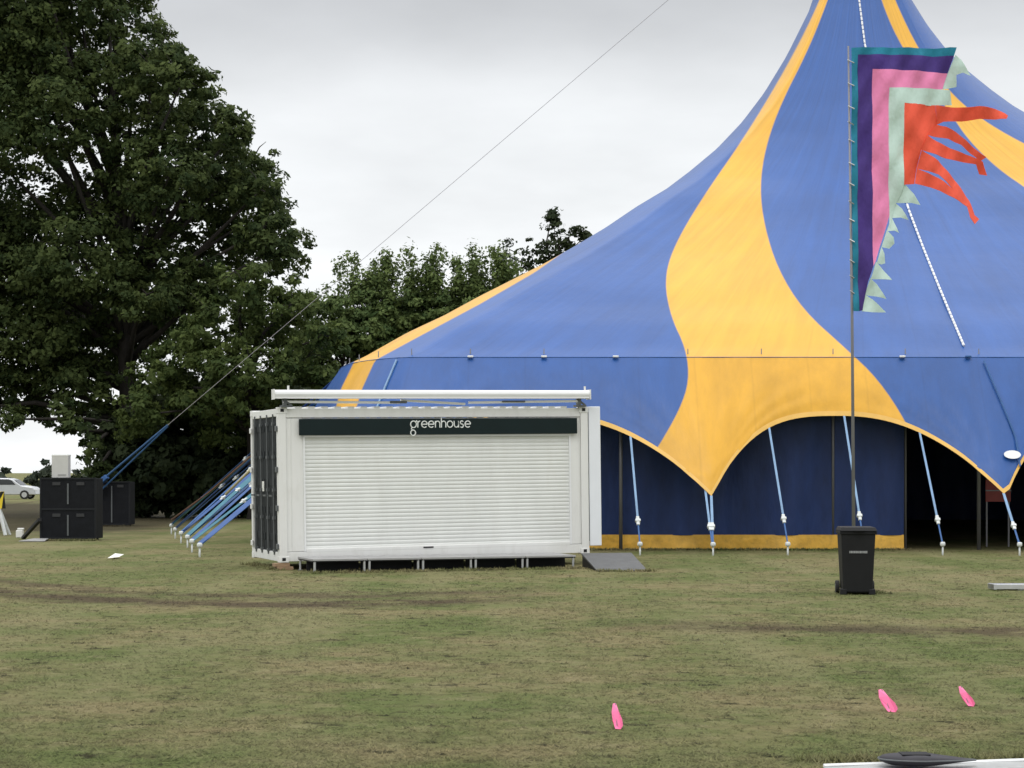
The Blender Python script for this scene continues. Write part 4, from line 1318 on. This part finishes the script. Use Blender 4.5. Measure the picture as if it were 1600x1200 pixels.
def tree(name, label, base, lobes, leafm, leaf, seed, cat='tree', trunk_r=.4, per_area=1.0, n_leaf=46, shell=.5, limbs=True, group=None, spiky=0.0):
    t = thing(name, label, cat, base, group=group)
    rng_ = np.random.default_rng(seed); rr = random.Random(seed)
    if limbs:
        tb_ = MB()
        top = max(l[0][2] for l in lobes)
        zlow = min(l[0][2] for l in lobes)
        cx_ = sum(l[0][0] for l in lobes) / len(lobes); cy_ = sum(l[0][1] for l in lobes) / len(lobes)
        b0_ = Vector(base)
        fork = Vector((base[0] + (cx_ - base[0]) * .25, base[1] + (cy_ - base[1]) * .25, max(1.2, zlow * .7 + .08 * top)))
        head = Vector((cx_, cy_, top * .8))
        tb_.tube([b0_ - Vector((0, 0, .2)), b0_ + Vector((0, 0, .3)), fork, fork + (head - fork) * .5, head], [trunk_r * 1.5, trunk_r * 1.1, trunk_r * .85, trunk_r * .5, trunk_r * .12], 12)
        for c, r in lobes:
            c = Vector(c)
            st_ = fork + (head - fork) * min(.85, max(0, (c.z - fork.z) / max(.1, (head.z - fork.z)) * .5))
            mid_ = st_ + (c - st_) * .5 + Vector((rr.uniform(-.4, .4), rr.uniform(-.4, .4), rr.uniform(0, .6)))
            tb_.tube([st_, mid_, c], [trunk_r * .34, trunk_r * .2, trunk_r * .06], 7)
            for q in range(3):
                e = c + Vector((rr.uniform(-1, 1), rr.uniform(-1, 1), rr.uniform(-.6, 1))) * (r[0] * .8)
                tb_.tube([c, (c + e) / 2 + Vector((0, 0, .15)), e], [trunk_r * .07, trunk_r * .05, trunk_r * .02], 5)
        tb_.build('trunk', M['bark'], t, smooth=True, world_coords=True)
    V, F, T = leaf_quads(lobes, rng_, leaf, per_area, n_leaf, shell, spiky)
    np_mesh('crown', V, F, LEAF[leafm], t, face_attrs={'tone': T})
    return t

# the huge tree at the left
YT = 82.0
rd_ = random.Random(11)
big = [(20, 20, 95), (120, 10, 80), (195, 50, 75), (-60, 90, 110), (60, 120, 85), (160, 130, 75), (250, 120, 60), (225, 205, 80), (320, 195, 55),
       (350, 265, 60), (110, 215, 80), (-20, 230, 100), (280, 290, 80), (180, 300, 85), (395, 330, 58), (425, 372, 46), (340, 370, 70), (60, 325, 90), (-70, 360, 110),
       (240, 400, 80), (130, 410, 85), (250, 470, 62), (300, 470, 55), (300, 150, 48), (372, 222, 42), (415, 305, 44), (440, 400, 40), (20, 440, 95), (330, 450, 55), (180, 500, 85), (70, 530, 90), (-50, 540, 110), (120, 600, 70), (20, 610, 50), (-60, 640, 60),
       (60, -80, 100), (150, -70, 70), (-60, -60, 110), (20, -160, 90)]
lob = [px_lobe(x, y, r, YT, rd_.uniform(-3.0, 3.0), .85) for x, y, r in big]
lob += [px_lobe(x, y, r, YT, rd_.uniform(3, 7), .9) for x, y, r in big[::3]]
lob += [px_lobe(118, 672, 24, YT - 6, 0), px_lobe(138, 700, 18, YT - 6, 0), px_lobe(100, 650, 22, YT - 6, 0), px_lobe(20, 655, 18, YT - 4, 0), px_lobe(150, 735, 14, YT - 6, 0)]
bt = at(215, 0, YT + 1)
tree('oak_tree', 'huge dark green tree filling the upper left corner', (bt.x, YT + 1, 0), lob, 'oak', .13, 5, trunk_r=.5, per_area=2.2, n_leaf=62, shell=.36)
# lower, lighter tree in front, beside the container
YF = 76.0
fl = [(430, 500, 70), (350, 520, 75), (280, 560, 70), (480, 560, 50), (400, 590, 70), (320, 620, 60), (240, 600, 55), (460, 480, 45), (520, 530, 30), (220, 650, 45), (330, 670, 40), (430, 640, 60), (390, 450, 45), (505, 600, 40)]
lob = [px_lobe(x, y, r, YF, rd_.uniform(-2, 2), .85) for x, y, r in fl]
bt = at(400, 0, YF + 2)
tree('leafy_tree', 'lower bushy tree with lighter leaves in front of the huge tree, behind the container', (bt.x, YF + 2, 0), lob, 'front', .125, 8, trunk_r=.3, per_area=2.3, n_leaf=62, shell=.38)
# dark hedge under the crowns
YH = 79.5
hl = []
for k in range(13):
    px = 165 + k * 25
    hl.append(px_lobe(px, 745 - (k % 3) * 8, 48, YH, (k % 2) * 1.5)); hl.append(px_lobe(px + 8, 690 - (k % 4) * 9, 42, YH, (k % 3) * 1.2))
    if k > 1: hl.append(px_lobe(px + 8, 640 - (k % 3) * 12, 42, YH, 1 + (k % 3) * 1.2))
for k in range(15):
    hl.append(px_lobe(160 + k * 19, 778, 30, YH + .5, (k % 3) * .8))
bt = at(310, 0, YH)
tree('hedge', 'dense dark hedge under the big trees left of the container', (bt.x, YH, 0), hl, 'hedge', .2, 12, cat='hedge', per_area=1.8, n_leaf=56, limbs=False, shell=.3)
# row of trees beyond the tent
YB = 104.0
def spikes(px0, px1, base_y, top_y, n, rdm):
    out = []
    for k in range(n):
        px = rdm.uniform(px0, px1)
        ty = top_y + rdm.uniform(-4, 42) 
        for q in range(5):
            f = q / 4
            out.append(px_lobe(px + f * rdm.uniform(-5, 9), base_y + (ty - base_y) * f, 9 * (1 - .75 * f) + 2, YB, rdm.uniform(-1, 1), 1.7))
    return out
row = [('bushy dark green tree beyond the left end of the tent', 545, [(530, 470, 42), (560, 490, 48), (545, 540, 60), (585, 460, 34), (500, 520, 40), (600, 550, 60), (510, 600, 60), (470, 560, 40), (495, 475, 38), (478, 448, 22), (575, 495, 45)], (515, 602, 462, 402, 9)),
       ('feathery tree with upright shoots beyond the tent, left of the middle', 640, [(625, 465, 42), (660, 455, 40), (640, 520, 60), (600, 510, 40), (690, 480, 40), (660, 570, 60), (655, 485, 48), (612, 470, 34)], (600, 690, 462, 392, 12)),
       ('feathery tree with upright shoots beyond the tent, nearest the tent roof', 730, [(715, 455, 42), (750, 450, 40), (735, 500, 55), (785, 450, 32), (810, 440, 26), (700, 540, 55), (705, 480, 48), (745, 470, 40)], (688, 806, 455, 385, 14))]
for k, (lab, px, lobs, sp_) in enumerate(row):
    lob = [px_lobe(x, y + 26, r, YB, rd_.uniform(-1.5, 1.5), .9) for x, y, r in lobs]
    main = lob[:]
    lob = lob + spikes(*sp_, rd_)
    bt = at(px, 0, YB)
    t = tree('background_tree', lab, (bt.x, YB, 0), main, 'back', .2, 30 + k, trunk_r=.22, per_area=.5, group='row of trees beyond the tent')
    # upright shoots belong to the same crown: rebuild the crown with them
    crown = [c for c in t.children if c.name.startswith('crown')][0]
    old = crown.data
    V, F, T = leaf_quads(main, np.random.default_rng(60 + k), .13, 3.0, 54, .4)
    V2, F2, T2 = leaf_quads(lob[len(main):], np.random.default_rng(90 + k), .12, 5.0, 14, .2, .9)
    bpy.data.objects.remove(crown)
    bpy.data.meshes.remove(old)
    np_mesh('crown', np.vstack([V, V2]), np.vstack([F, F2 + len(V)]), LEAF['back'], t, face_attrs={'tone': np.concatenate([T, np.clip(T2 + .25, 0, 1)])})
YP = 118.0
lob = [px_lobe(x, y, r, YP, rd_.uniform(-.6, .6)) for x, y, r in ((845, 392, 24), (830, 408, 22), (872, 372, 20), (866, 350, 13), (862, 337, 7), (900, 362, 12), (890, 380, 16), (915, 368, 8), (855, 420, 40), (815, 430, 25))]
bt = at(860, 0, YP)
tree('distant_tree', 'thin ragged dark tree rising above the left slope of the tent roof', (bt.x, YP, 0), lob, 'hedge', .18, 41, trunk_r=.25, per_area=1.3, n_leaf=22, shell=.2)
lob = [px_lobe(x, y, r, 140, rd_.uniform(-.6, .6)) for x, y, r in ((790, 392, 11), (786, 410, 14), (793, 378, 6), (798, 402, 10), (780, 425, 18))]
bt = at(788, 0, 140)
tree('distant_tree', 'faint pale little tree left of the ragged dark tree', (bt.x, 140, 0), lob, 'far', .16, 43, trunk_r=.15, per_area=.7, n_leaf=10, shell=.2)
# far bushes behind the parked car
def bush(lab, px, lobs, Y, seed):
    bt = at(px, 0, Y)
    tree('bush', lab, (bt.x, Y, 0), [px_lobe(x, y, r, Y, 0) for x, y, r in lobs], 'far', .4, seed, cat='bush', per_area=.5, n_leaf=30, limbs=False, shell=.2, group='bushes along the far field edge')
bush('low grey green bush behind the silver car at the left edge', 5, [(-40, 756, 14), (-15, 754, 14), (5, 752, 12), (20, 756, 9)], 240, 50)
bush('taller grey green bush behind the large black case', 72, [(52, 752, 10), (66, 742, 12), (78, 735, 14), (90, 748, 18), (110, 745, 18)], 200, 51)
hl = [px_lobe(-900 + k * 75, 750, 22 + (k * 7) % 9, 300, 0, .8) for k in range(50)]
V, F, T = leaf_quads(hl, np.random.default_rng(77), .9, .12, 26, .2)
o = np_mesh('far_wood', V, F, LEAF['far'], face_attrs={'tone': T})
tag(o, 'low far-off line of woodland along the field edge', 'woodland', kind='stuff')
